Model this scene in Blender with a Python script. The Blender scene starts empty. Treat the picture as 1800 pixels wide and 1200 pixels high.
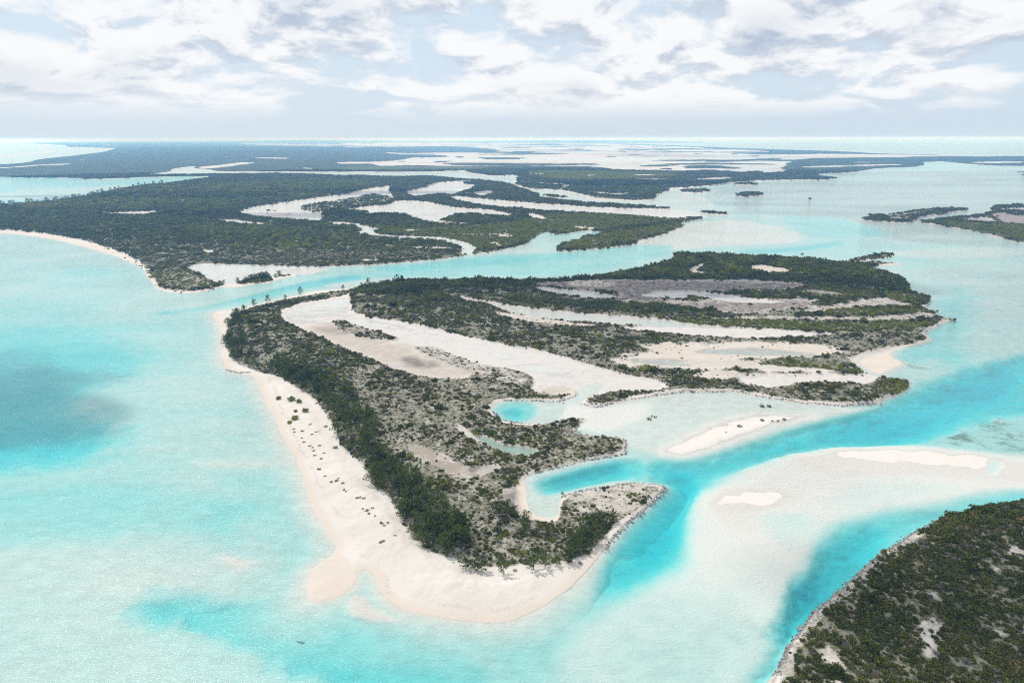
import bpy, math, random
import numpy as np
from mathutils import Matrix, Vector

# ------------------------------------------------------------------ camera
H = 150.0                       # flying height above the water, metres
F = 1200.0                      # focal length in pixels of the 1800 px wide photograph (24 mm)
HORIZON = 243.5
PITCH = math.atan((600.0 - HORIZON) / F)
ROLL = -0.0022
sc = bpy.context.scene
col = sc.collection
vr = Vector((1, 0, 0)); vu = Vector((0, math.sin(PITCH), math.cos(PITCH))); vf = Vector((0, math.cos(PITCH), -math.sin(PITCH)))
cr = vr * math.cos(ROLL) + vu * math.sin(ROLL)
cu = -vr * math.sin(ROLL) + vu * math.cos(ROLL)
cam_data = bpy.data.cameras.new('camera'); cam = bpy.data.objects.new('camera', cam_data); col.objects.link(cam)
cam_data.sensor_width = 36.0; cam_data.lens = 24.0; cam_data.clip_start = 1.0; cam_data.clip_end = 300000.0
m = Matrix(((cr.x, cu.x, -vf.x, 0), (cr.y, cu.y, -vf.y, 0), (cr.z, cu.z, -vf.z, H), (0, 0, 0, 1)))
cam.matrix_world = m
sc.camera = cam

# ------------------------------------------------------------------ sun, sky, exposure
SUN_EL, SUN_AZ = math.radians(52), math.radians(-40)     # azimuth from +Y, negative to the left
to_sun = Vector((math.sin(SUN_AZ) * math.cos(SUN_EL), math.cos(SUN_AZ) * math.cos(SUN_EL), math.sin(SUN_EL)))
sd_ = bpy.data.lights.new('sun', 'SUN'); sun = bpy.data.objects.new('sun', sd_); col.objects.link(sun)
sd_.energy = 3.1; sd_.angle = math.radians(0.55); sd_.color = (1.0, 0.955, 0.89)
sun.rotation_mode = 'QUATERNION'; sun.rotation_quaternion = to_sun.to_track_quat('Z', 'Y'); sun.location = (0, 0, 500)

world = bpy.data.worlds.new('World'); sc.world = world; world.use_nodes = True
SKY_SEED = 5.5
def build_sky(nt):
    n, l = nt.nodes, nt.links
    n.clear()
    def nd(t, **k):
        x = n.new(t)
        for a, b in k.items(): setattr(x, a, b)
        return x
    def mth(op, a, b=None, c=None, clamp=False):
        x = nd('ShaderNodeMath', operation=op, use_clamp=clamp)
        for i, v in enumerate((a, b, c)):
            if v is None: continue
            if isinstance(v, (int, float)): x.inputs[i].default_value = v
            else: l.new(v, x.inputs[i])
        return x.outputs[0]
    def ss(x, a, b):
        r = nd('ShaderNodeMapRange', interpolation_type='SMOOTHSTEP')
        l.new(x, r.inputs[0]); r.inputs[1].default_value = a; r.inputs[2].default_value = b
        return r.outputs[0]
    sky = nd('ShaderNodeTexSky', sky_type='NISHITA', sun_disc=False)
    sky.sun_elevation = SUN_EL; sky.sun_rotation = SUN_AZ; sky.altitude = 150; sky.air_density = 1.0; sky.dust_density = 2.0; sky.ozone_density = 1.5
    tc = nd('ShaderNodeTexCoord'); sep = nd('ShaderNodeSeparateXYZ'); l.new(tc.outputs['Generated'], sep.inputs[0])
    dz = mth('MAXIMUM', sep.outputs[2], 0.0)
    zc = mth('ADD', dz, 0.05); lnz = mth('LOGARITHM', zc, 2.718282)
    hor = mth('MAXIMUM', mth('SQRT', mth('ADD', mth('MULTIPLY', sep.outputs[0], sep.outputs[0]), mth('MULTIPLY', sep.outputs[1], sep.outputs[1]))), 0.02)
    cx = mth('MULTIPLY', mth('DIVIDE', sep.outputs[0], hor), 5.2); cyy = mth('MULTIPLY', mth('DIVIDE', sep.outputs[1], hor), 5.2)
    def layer(rise, scale, off, detail, rough, aspect, dist):
        cmb = nd('ShaderNodeCombineXYZ'); l.new(mth('ADD', cx, off), cmb.inputs[0]); l.new(cyy, cmb.inputs[1]); l.new(mth('MULTIPLY', mth('ADD', lnz, rise), aspect), cmb.inputs[2])
        t = nd('ShaderNodeTexNoise', noise_dimensions='3D'); l.new(cmb.outputs[0], t.inputs['Vector'])
        t.inputs['Scale'].default_value = scale; t.inputs['Detail'].default_value = detail; t.inputs['Roughness'].default_value = rough; t.inputs['Distortion'].default_value = dist
        return t.outputs['Fac']
    def dens(rise):
        a = layer(rise, 0.60, SKY_SEED, 2, 0.5, 2.2, 0.0)
        b = layer(rise, 1.9, SKY_SEED + 30.0, 9, 0.6, 1.9, 0.35)
        return mth('ADD', mth('MULTIPLY', a, 0.55), mth('MULTIPLY', b, 0.45))
    d0 = dens(0.0); d1 = dens(0.10)
    cover = ss(d0, 0.408, 0.495)
    # bright tops, grey flat bases: thicker cloud just above the line of sight shades what is below it
    base = ss(mth('SUBTRACT', d1, d0), -0.02, 0.07)
    thick = ss(mth('ADD', mth('MULTIPLY', d0, 0.5), mth('MULTIPLY', d1, 0.5)), 0.50, 0.63)
    grey = mth('MULTIPLY', mth('ADD', mth('MULTIPLY', base, 0.80), mth('MULTIPLY', thick, 0.45)), ss(dz, 0.0, 0.10), clamp=True)
    cc = nd('ShaderNodeMix', data_type='RGBA'); l.new(grey, cc.inputs[0])
    cc.inputs[6].default_value = (9.6, 9.7, 9.8, 1); cc.inputs[7].default_value = (4.7, 5.6, 6.9, 1)
    # thin veil of high haze lightens the blue
    veil = nd('ShaderNodeMix', data_type='RGBA'); veil.inputs[0].default_value = 0.85
    l.new(sky.outputs[0], veil.inputs[6]); veil.inputs[7].default_value = (6.8, 8.1, 9.4, 1)
    # clouds melt into the haze towards the horizon
    fade = ss(dz, 0.018, 0.055)
    cv = mth('MULTIPLY', cover, mth('ADD', mth('MULTIPLY', fade, 0.93), 0.03))
    fin = nd('ShaderNodeMix', data_type='RGBA'); l.new(cv, fin.inputs[0]); l.new(veil.outputs[2], fin.inputs[6]); l.new(cc.outputs[2], fin.inputs[7])
    bg = nd('ShaderNodeBackground'); bg.inputs['Strength'].default_value = 0.1; l.new(fin.outputs[2], bg.inputs['Color'])
    out = nd('ShaderNodeOutputWorld'); l.new(bg.outputs[0], out.inputs['Surface'])
build_sky(world.node_tree)
sc.view_settings.view_transform = 'Standard'; sc.view_settings.look = 'None'
sc.view_settings.exposure = 0.0; sc.view_settings.gamma = 1.0; sc.view_settings.use_curve_mapping = False
sc.render.engine = 'CYCLES'
cy = sc.cycles
cy.use_denoising = False; cy.pixel_filter_type = 'BLACKMAN_HARRIS'; cy.filter_width = 1.1; cy.max_bounces = 6; cy.diffuse_bounces = 2; cy.glossy_bounces = 2; cy.transmission_bounces = 2
cy.transparent_max_bounces = 12; cy.volume_bounces = 1; cy.sample_clamp_indirect = 4; cy.sample_clamp_direct = 6
cy.caustics_reflective = False; cy.caustics_refractive = False

# ------------------------------------------------------------------ map helpers
rng = np.random.default_rng(7)
def unproject(px, py):
    """point of the photograph -> the spot on the ground plane it shows"""
    px = np.asarray(px, float); py = np.asarray(py, float)
    u = (px - 900.0) / F; v = -(py - 600.0) / F
    d = np.array(vf)[None] + u.reshape(-1, 1) * np.array(cr)[None] + v.reshape(-1, 1) * np.array(cu)[None]
    t = H / np.maximum(-d[:, 2], 1.2e-3)
    return np.stack([d[:, 0] * t, d[:, 1] * t], 1)
def pt(px, py):
    p = unproject([px], [py])[0]; return float(p[0]), float(p[1])

def hash2(ix, iy, seed):
    h = (ix.astype(np.int64) * 374761393 + iy.astype(np.int64) * 668265263 + seed * 1442695041) & 0xFFFFFFFF
    h = ((h ^ (h >> 13)) * 1274126177) & 0xFFFFFFFF
    h = ((h ^ (h >> 16)) * 2246822519) & 0xFFFFFFFF
    return ((h ^ (h >> 15)) & 0xFFFFFF) / float(0xFFFFFF)
def vnoise(x, y, seed):
    ix = np.floor(x); iy = np.floor(y); fx = x - ix; fy = y - iy
    fx = fx * fx * (3 - 2 * fx); fy = fy * fy * (3 - 2 * fy)
    a = hash2(ix, iy, seed); b = hash2(ix + 1, iy, seed); c = hash2(ix, iy + 1, seed); d = hash2(ix + 1, iy + 1, seed)
    return (a * (1 - fx) + b * fx) * (1 - fy) + (c * (1 - fx) + d * fx) * fy
def fbm(x, y, seed, octaves=4):
    s = 0; a = 1; t = 0
    for o in range(octaves):
        s = s + a * vnoise(x * 2 ** o + o * 17.3, y * 2 ** o - o * 9.1, seed + o); t += a; a *= 0.5
    return s / t * 2 - 1
def sstep(a, b, x):
    t = np.clip((x - a) / (b - a), 0, 1); return t * t * (3 - 2 * t)
def signed_dist(poly, X, Y):
    """distance to the outline in metres, positive inside"""
    d2 = np.full(X.shape, 1e18); inside = np.zeros(X.shape, bool)
    n = len(poly)
    for i in range(n):
        x0, y0 = poly[i]; x1, y1 = poly[(i + 1) % n]
        dx, dy = x1 - x0, y1 - y0
        L = dx * dx + dy * dy + 1e-12
        t = np.clip(((X - x0) * dx + (Y - y0) * dy) / L, 0, 1)
        ex = X - x0 - t * dx; ey = Y - y0 - t * dy
        np.minimum(d2, ex * ex + ey * ey, out=d2)
        if y0 != y1:
            c = (y0 > Y) != (y1 > Y)
            inside ^= c & (X < dx * (Y - y0) / dy + x0)
    d = np.sqrt(d2)
    return np.where(inside, d, -d)

# terrain vertices: rings of growing radius about the flight position, finer where there is more to tell apart
rows = np.concatenate([np.array([1900, 1700, 1550, 1430, 1340, 1280, 1240]), np.arange(1215, 700, -1.75), np.arange(700, 420, -1.35), np.arange(420, 300, -0.8), np.arange(300, 246.2, -0.42)])
ranges = H / np.tan(PITCH + np.arctan((rows - 600.0) / F))
ranges = np.concatenate([[18.0, 45.0], ranges[ranges > 60]])
azs = np.radians(np.concatenate([np.arange(-80, -43, 1.2), np.linspace(-42.5, 42.5, 1010), np.arange(43.5, 81, 1.2)]))
NR, NA = len(ranges), len(azs)
R2, A2 = np.meshgrid(ranges, azs, indexing='ij')
X = (R2 * np.sin(A2)).ravel(); Y = (R2 * np.cos(A2)).ravel(); RR = R2.ravel()
PXM = np.maximum(np.sqrt(RR ** 2 + H * H) / F, 0.1)          # metres that one photo pixel spans sideways
EDGE = fbm(X / (14 * PXM.mean() * 0 + 9.0), Y / 9.0, 5, 4)        # ragged edges, near
EDGE_FAR = fbm(X / 70.0, Y / 70.0, 15, 4)
WFAR = sstep(500, 1400, RR)
EDGE = EDGE * (1 - WFAR) + EDGE_FAR * WFAR
N = X.size
# the map's channels
Z = np.full(N, -1.15); VEG = np.zeros(N); ROCK = np.zeros(N); MUD = np.zeros(N); GRASS = np.zeros(N); OLIVE = np.zeros(N); DRY = np.zeros(N); TAN = np.zeros(N); PALE = np.zeros(N)
OID = np.zeros(N, np.int8)
CH = dict(z=Z, veg=VEG, rock=ROCK, mud=MUD, grass=GRASS, olive=OLIVE, dry=DRY, tan=TAN, pale=PALE)
def rounded(P, c=0.22):
    """cut the corners of a traced outline so that it curves"""
    Q = np.roll(P, -1, 0); return np.stack([P * (1 - c) + Q * c, P * c + Q * (1 - c)], 1).reshape(-1, 2)
def paint(pts, soft=1.0, rag=1.0, oid=None, inset=0.0, **ch):
    """lay a patch on the map; soft and rag in metres"""
    poly = rounded(unproject([p[0] for p in pts], [p[1] for p in pts]))
    mar = 3 * soft + 2 * rag
    lo = poly.min(0) - mar; hi = poly.max(0) + mar
    idx = np.nonzero((X > lo[0]) & (X < hi[0]) & (Y > lo[1]) & (Y < hi[1]))[0]
    if idx.size == 0: return
    s = signed_dist(poly, X[idx], Y[idx]) + EDGE[idx] * rag - inset
    w = sstep(-soft, soft, s)
    if oid is not None: ch.setdefault('pale', 1.0 if oid == FLAT else 1.5 if oid == BANK else 0.0)
    for k, v in ch.items():
        a = CH[k]
        a[idx] = a[idx] * (1 - w) + v * w
    if oid is not None: OID[idx[s > 0]] = oid
SEA, ISLAND, BEACH, MAINLAND, ISLET, FARISLE, BANK, FLAT = range(8)

# ------------------------------------------------------------------ the sea floor
# open water, west
paint([(-900, 520), (120, 515), (260, 545), (330, 600), (200, 700), (240, 780), (0, 860), (-900, 1000)], 60, 20, z=-1.7)
paint([(-600, 560), (60, 570), (200, 590), (260, 640), (120, 700), (230, 790), (60, 830), (-600, 960)], 22, 16, z=-2.6)  # bed lowered to put the cloud shadow's blue into the water colour
paint([(-500, 650), (40, 640), (160, 668), (70, 720), (180, 770), (20, 815), (-500, 900)], 18, 14, z=-3.6)  # deeper core of the same patch, adds to the shadow's blue
paint([(200, 695), (330, 677), (385, 662), (420, 668), (300, 690), (210, 700)], 10, 8, z=-1.1, grass=0.22)
paint([(-300, 470), (120, 450), (240, 500), (180, 520), (-300, 530)], 40, 20, z=-1.3)
paint([(90, 470), (170, 465), (210, 480), (120, 490)], 20, 20, z=-1.7, grass=.06)
paint([(-300, 860), (120, 840), (330, 850), (470, 880), (520, 950), (420, 960), (150, 940), (-300, 1040)], 16, 8, z=-1.75)
paint([(330, 830), (500, 805), (532, 838), (545, 870), (430, 872)], 6, 3, z=-1.55)
paint([(330, 808), (420, 812), (512, 806), (520, 815), (430, 822), (350, 822)], 3, 2, z=-0.55)
paint([(400, 905), (545, 892), (585, 950), (540, 985), (440, 975)], 6, 3, z=-1.2)
paint([(-300, 1010), (100, 960), (260, 945), (420, 968), (530, 1010), (545, 1050), (420, 1045), (250, 1060), (100, 1120), (-300, 1180)], 10, 8, z=-0.75)
paint([(380, 968), (452, 985), (430, 1000), (395, 995)], 3, 3, z=-0.12)
paint([(-300, 1130), (200, 1090), (420, 1130), (560, 1190), (560, 1320), (-300, 1320)], 12, 8, z=-0.9)
paint([(250, 1055), (330, 1055), (430, 1070), (520, 1078), (620, 1092), (720, 1120), (800, 1150), (840, 1200), (900, 1330), (700, 1330), (600, 1190), (500, 1150), (380, 1110), (270, 1085)], 9, 6, z=-3.4)
paint([(330, 1075), (440, 1085), (560, 1105), (640, 1130), (560, 1130), (430, 1112), (350, 1095)], 5, 4, z=-4.8)
paint([(590, 1040), (680, 1078), (770, 1095), (690, 1102), (600, 1080)], 4, 3, z=-0.3)
paint([(460, 1100), (492, 1106), (535, 1124), (530, 1127), (488, 1113)], .7, 1.6, grass=0.9)
paint([(538, 1167), (560, 1165), (556, 1171)], 1.0, 2.6, inset=.6, grass=0.6)
paint([(575, 1140), (608, 1135), (592, 1145)], 1.0, 3.0, inset=1.0, grass=0.55)
paint([(2, 916), (14, 912), (8, 922)], .6, 1.0, grass=0.8)
# east of the point
paint([(900, 1100), (980, 1060), (1060, 990), (1110, 930), (1180, 900), (1225, 930), (1225, 1000), (1150, 1090), (1060, 1200), (1000, 1330), (860, 1330), (860, 1200)], 11, 5, z=-1.6)
paint([(1000, 1050), (1055, 990), (1100, 930), (1175, 880), (1218, 905), (1218, 960), (1170, 1010), (1100, 1040)], 11, 4, z=-3.2)
paint([(1095, 960), (1125, 920), (1175, 885), (1200, 905), (1190, 950), (1140, 975)], 7, 3, z=-5.4)
# the eastern lagoon: pale, with weed
paint([(1480, 600), (1700, 430), (2400, 430), (2400, 900), (1800, 800), (1640, 760), (1560, 700)], 30, 20, z=-1.0, grass=0.30, mud=0.18)
paint([(1590, 540), (1700, 470), (2400, 470), (2400, 620), (1720, 640), (1640, 620)], 20, 20, z=-0.9, grass=0.34, mud=0.25)
paint([(1240, 330), (1500, 300), (2400, 290), (2400, 420), (1600, 440), (1420, 380), (1240, 370)], 60, 30, z=-0.8, grass=0.25, mud=0.42)
paint([(1560, 600), (1620, 560), (1680, 500), (1720, 520), (1690, 590), (1700, 650), (1600, 650)], 16, 12, z=-1.9, grass=0.12)
paint([(1360, 377), (1483, 380), (1577, 412), (1483, 424), (1413, 412), (1390, 392)], 20, 15, z=-1.9, grass=0, mud=0)
paint([(1100, 425), (1200, 393), (1290, 384), (1400, 405), (1414, 418), (1400, 428), (1300, 431), (1180, 440), (1120, 436)], 9, 8, z=-0.22, mud=0, grass=0)
paint([(1290, 441), (1400, 434), (1483, 421), (1480, 430), (1410, 441), (1310, 446)], 10, 6, z=-2.4)
paint([(1540, 440), (1800, 432), (1800, 452), (1600, 455)], 12, 8, z=-.45, grass=.05)
# the strait between headland and island
paint([(180, 556), (330, 545), (420, 524), (500, 505), (560, 489), (640, 475), (760, 466), (850, 452), (1000, 440), (1180, 428), (1180, 446), (1040, 478), (900, 484), (760, 486), (640, 497), (540, 507), (450, 530), (370, 546), (250, 556)], 8, 5, z=-1.7)
paint([(250, 552), (350, 543), (440, 520), (530, 497), (620, 482), (640, 489), (540, 504), (450, 527), (370, 544)], 7, 4, z=-4.4)
paint([(560, 500), (660, 488), (760, 484), (700, 494), (600, 506)], 4, 3, z=-.5)
paint([(640, 470), (760, 462), (840, 450), (1000, 444), (1040, 450), (860, 464), (700, 477)], 5, 4, z=-2.2)
# channel round the sandbank
paint([(1130, 815), (1250, 800), (1330, 772), (1450, 735), (1560, 700), (1650, 665), (1740, 636), (1900, 600), (2300, 600), (2300, 800), (1800, 790), (1600, 772), (1500, 785), (1420, 790), (1330, 815), (1260, 850), (1215, 880), (1140, 850)], 8, 6, z=-3.3)
paint([(1270, 828), (1330, 803), (1450, 762), (1530, 732), (1620, 700), (1690, 668), (1770, 640), (1790, 668), (1720, 705), (1640, 748), (1540, 778), (1420, 787), (1340, 806)], 6, 5, z=-5.2)
paint([(1690, 682), (1745, 668), (1775, 676), (1750, 700), (1705, 702)], 6, 4, z=-5.6)
paint([(1620, 770), (1680, 750), (1800, 720), (2300, 700), (2300, 800), (1800, 800), (1700, 790)], 6, 6, z=-1.3, grass=0.5)
paint([(1660, 765), (1700, 757), (1715, 780), (1670, 783)], 3, 3, grass=0.75)
paint([(1560, 640), (1640, 625), (1680, 645), (1600, 670)], 9, 8, z=-1.0, grass=0.42)
paint([(1326, 797), (1345, 796), (1372, 786), (1374, 788), (1348, 800), (1328, 800)], 1.0, 1.5, grass=0.6)
paint([(1385, 777), (1420, 770), (1480, 756), (1482, 758), (1424, 774), (1388, 781)], 1.0, 1.5, grass=0.55)
paint([(1270, 797), (1300, 793), (1290, 800), (1278, 800)], .8, 1, grass=0.4)
paint([(1168, 846), (1190, 832), (1216, 840), (1220, 872), (1200, 900), (1165, 898), (1160, 872)], 5, 2, z=-6.2)
# shallow sand flat between the island's arms
paint([(930, 700), (1100, 690), (1350, 690), (1480, 716), (1560, 712), (1480, 730), (1400, 748), (1290, 785), (1200, 810), (1150, 800), (1095, 780), (1000, 755), (930, 745)], 4, 2, z=-0.33, grass=0.13)
paint([(1170, 720), (1330, 700), (1450, 720), (1330, 726), (1230, 750), (1160, 785), (1140, 760)], 5, 3, grass=0.26)
paint([(1160, 792), (1177, 780), (1233, 753), (1293, 733), (1333, 726), (1400, 729), (1450, 727), (1400, 738), (1327, 758), (1250, 790), (1217, 803), (1193, 804)], 8, 3.5, oid=BANK, z=0.09, grass=0)
paint([(955, 706), (1060, 718), (1150, 705), (1120, 740), (1060, 760), (1010, 748), (990, 738), (960, 744)], 6, 3, oid=BANK, z=-0.10, grass=.04)
# the sandbank
paint([(1205, 930), (1230, 880), (1290, 832), (1380, 800), (1470, 786), (1600, 787), (1700, 794), (1800, 804), (2200, 830), (2200, 860), (1800, 868), (1700, 884), (1600, 893), (1520, 908), (1440, 930), (1436, 985), (1395, 1040), (1384, 1100), (1340, 1200), (1290, 1330), (960, 1330), (1010, 1130), (1120, 1040), (1200, 1000)], 7, 4, oid=BANK, z=-0.20)
paint([(1230, 900), (1260, 860), (1330, 822), (1420, 798), (1600, 789), (1800, 806), (2200, 832), (2200, 856), (1800, 862), (1640, 850), (1520, 862), (1440, 900), (1400, 950), (1300, 960)], 16, 8, oid=BANK, z=-0.07)
paint([(1470, 858), (1560, 840), (1700, 850), (1640, 880), (1540, 890), (1450, 905)], 8, 6, z=-0.35)
paint([(1010, 1120), (1120, 1050), (1250, 1060), (1370, 1080), (1340, 1200), (1290, 1330), (900, 1330)], 26, 12, z=-0.75, pale=0.1)
paint([(1340, 905), (1430, 900), (1436, 940), (1370, 960)], 6, 4, z=-.5)
paint([(1245, 880), (1290, 864), (1370, 866), (1380, 878), (1340, 890), (1262, 892)], 9, 3, oid=BANK, z=0.06)
paint([(1370, 806), (1460, 789), (1600, 788), (1742, 802), (1850, 808), (1850, 862), (1740, 850), (1640, 838), (1520, 826), (1430, 822)], 9, 4, oid=BANK, z=-0.03)
paint([(1460, 790), (1600, 789), (1740, 803), (1737, 822), (1620, 812), (1500, 805)], 9, 3, oid=BANK, z=0.05)
paint([(1738, 808), (1764, 812), (1750, 832), (1736, 834)], 1.5, 1, z=-.5, grass=.3)
paint([(1224, 910), (1232, 920), (1250, 955), (1240, 955), (1226, 930)], 1.2, 2, grass=.3)
# channel between sandbank and the near islet
paint([(1450, 932), (1560, 900), (1650, 888), (1720, 872), (1820, 862), (1820, 890), (1660, 912), (1570, 965), (1490, 1030), (1440, 1085), (1390, 1150), (1350, 1220), (1290, 1330), (1270, 1300), (1340, 1200), (1386, 1100), (1400, 1040), (1440, 985)], 6, 3, z=-2.5)
paint([(1450, 960), (1520, 930), (1560, 935), (1500, 1000), (1440, 1050), (1400, 1110), (1375, 1120), (1395, 1050), (1440, 1000)], 6, 3, z=-4.8)
paint([(1320, 1250), (1350, 1190), (1385, 1130), (1400, 1130), (1360, 1220)], 4, 2, z=-3.0)
# far sea on the right
paint([(1190, 245), (1500, 244), (2600, 243.6), (2600, 272), (1560, 271), (1500, 266), (1200, 256)], 200, 60, z=-0.7, mud=.30)
paint([(-900, 247), (30, 252.5), (118, 257), (220, 262), (180, 271), (60, 283), (0, 291), (-900, 301)], 100, 40, z=-.7)

# ------------------------------------------------------------------ the mainland with its mangroves, rows of ponds and creeks
paint([(-900, 385), (-300, 398), (0, 405), (60, 408), (100, 415), (150, 427), (200, 440), (240, 455), (262, 470), (272, 490), (280, 505), (300, 512), (335, 514), (370, 511), (392, 501), (383, 497), (367, 492), (350, 479), (333, 476), (328, 469), (337, 466), (353, 463), (417, 465), (483, 467), (550, 470), (600, 468.5), (667, 465), (750, 458), (800, 452), (830, 447), (863, 443), (910, 433), (930, 428), (933, 420), (953, 408), (963, 405), (970, 411), (987, 412), (1033, 405), (1067, 408), (1000, 424), (976, 436), (983, 443), (1030, 439), (1080, 435), (1117, 430), (1122, 424), (1160, 415), (1200, 398), (1195, 392), (1235, 385), (1200, 378), (1200, 336), (1200, 330), (1252, 326), (1283, 321), (1333, 318), (1383, 317), (1450, 316), (1475, 314), (1438, 311), (1433, 306), (1500, 303), (1517, 300), (1542, 296), (1608, 294), (1627, 290), (1617, 283), (1658, 284), (1675, 286), (1733, 291), (1800, 292.5), (2600, 296), (2600, 274), (1800, 274), (1542, 271), (1500, 267), (1300, 261), (1200, 256.5), (1050, 251), (900, 249), (600, 247), (300, 247.6), (133, 249.4), (30, 252.2), (117, 256.5), (118, 260), (150, 260), (215, 261.7), (188, 269), (133, 275), (67, 281), (47, 287), (0, 290), (-900, 300)], 2.5, 5, oid=MAINLAND, z=1.3, veg=0.92, grass=0)
# sand fringe of the headland beach
paint([(-300, 396), (0, 404), (100, 413), (200, 436), (258, 464), (270, 490), (285, 508), (340, 513.5), (388, 502), (392, 504), (340, 517), (280, 512), (262, 492), (250, 470), (190, 445), (90, 419), (0, 409), (-300, 402)], 1.5, 1.0, oid=BEACH, veg=0, z=0.35)
# drier scrub at the headland's point
paint([(150, 418), (300, 425), (420, 432), (600, 440), (800, 446), (790, 452), (660, 462), (550, 468), (420, 463), (350, 461), (326, 468), (330, 478), (385, 499), (370, 509), (300, 510), (277, 490), (262, 468), (230, 445)], 20, 12, veg=0.86, dry=0.6, rock=0.25)
paint([(280, 478), (335, 480), (380, 498), (365, 508), (305, 509), (282, 500)], 6, 5, veg=0.6, olive=0.4, dry=.4)
# olive mangrove meadows
paint([(660, 398), (700, 402), (800, 400), (900, 395), (960, 380), (1100, 378), (1235, 384), (1100, 401), (1033, 404), (987, 411), (953, 407), (930, 425), (850, 443), (838, 436), (800, 420), (700, 414), (665, 408)], 10, 10, olive=0.85, veg=0.9)
paint([(980, 440), (1000, 425), (1067, 409), (1200, 394), (1195, 400), (1120, 424), (1060, 436)], 8, 6, olive=0.8, veg=0.92)
paint([(920, 300), (1100, 302), (1200, 305), (1180, 314), (1050, 318), (950, 316)], 30, 20, olive=0.7)
paint([(600, 294), (720, 293), (850, 294), (880, 300), (700, 301), (600, 302)], 30, 10, olive=.5)
paint([(0, 330), (300, 330), (520, 316), (680, 318), (560, 345), (430, 362), (200, 368), (0, 372)], 60, 40, olive=0.45)
paint([(330, 400), (560, 402), (640, 425), (780, 432), (760, 448), (560, 445), (380, 425)], 40, 40, olive=0.42)
# pale patchy strips in the meadow
for q in ([(705, 404), (735, 403), (740, 408), (712, 409)], [(790, 411), (850, 413), (900, 412), (890, 415), (800, 414)], [(870, 412), (890, 411), (905, 416), (880, 419)], [(860, 427), (880, 428), (884, 434), (866, 434)], [(730, 386), (800, 391), (840, 396), (760, 394)], [(1000, 398), (1050, 401), (1075, 404), (1020, 405)]):
    paint(q, 5, 6, veg=0.3, mud=0.2, tan=.4)
# river and its arms
CREEK = dict(z=-0.5, veg=0.0, grass=0.0, olive=0, dry=0, rock=0, mud=0, tan=0)
paint([(248, 308), (300, 302), (300, 297.5), (333, 293), (345, 293), (340, 296.5), (367, 297.5), (383, 302.3), (467, 301.7), (600, 302.5), (683, 302.3), (767, 301.8), (800, 300.5), (830, 299.5), (817, 301), (833, 305), (867, 310), (900, 308), (913, 310), (907, 318), (910, 327), (933, 333), (967, 333), (1000, 337), (1033, 345), (1067, 349), (1117, 353), (1150, 352), (1150, 344), (1178, 337), (1230, 342), (1260, 360), (1240, 372), (1210, 372), (1175, 367.5), (1117, 363), (1067, 360), (1017, 357), (975, 352), (945, 347), (950, 344), (933, 338), (908, 330), (892, 323), (842, 317), (800, 315), (750, 310), (700, 312), (650, 311), (642, 309), (600, 310), (550, 307.5), (483, 306), (417, 306.7), (350, 306.7), (300, 308)], 4, 5, oid=SEA, **CREEK)
paint([(367, 297.5), (340, 295), (400, 289), (420, 286), (458, 283), (463, 285), (417, 291.5)], 6, 12, oid=FLAT, **dict(CREEK, z=-0.1))
paint([(1150, 344), (1178, 335), (1200, 331), (1260, 332), (1240, 345)], 8, 4, oid=SEA, **CREEK)
paint([(905, 319), (950, 322), (1003, 325.5), (1003, 328), (986, 335), (980, 334), (993, 327.5), (950, 324), (906, 321)], 1.5, 1, oid=SEA, **CREEK)
paint([(-900, 305), (0, 311), (32, 312.5), (130, 312.5), (158, 316), (233, 312.5), (300, 310.6), (390, 309.7), (350, 316), (300, 323), (250, 327.5), (200, 336), (167, 343), (117, 352), (50, 359), (0, 363), (-900, 385)], 4, 5, oid=SEA, **dict(CREEK, z=-1.9))
paint([(0, 335), (120, 330), (250, 324), (200, 334), (120, 346), (0, 355)], 12, 8, z=-1.0)
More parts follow.
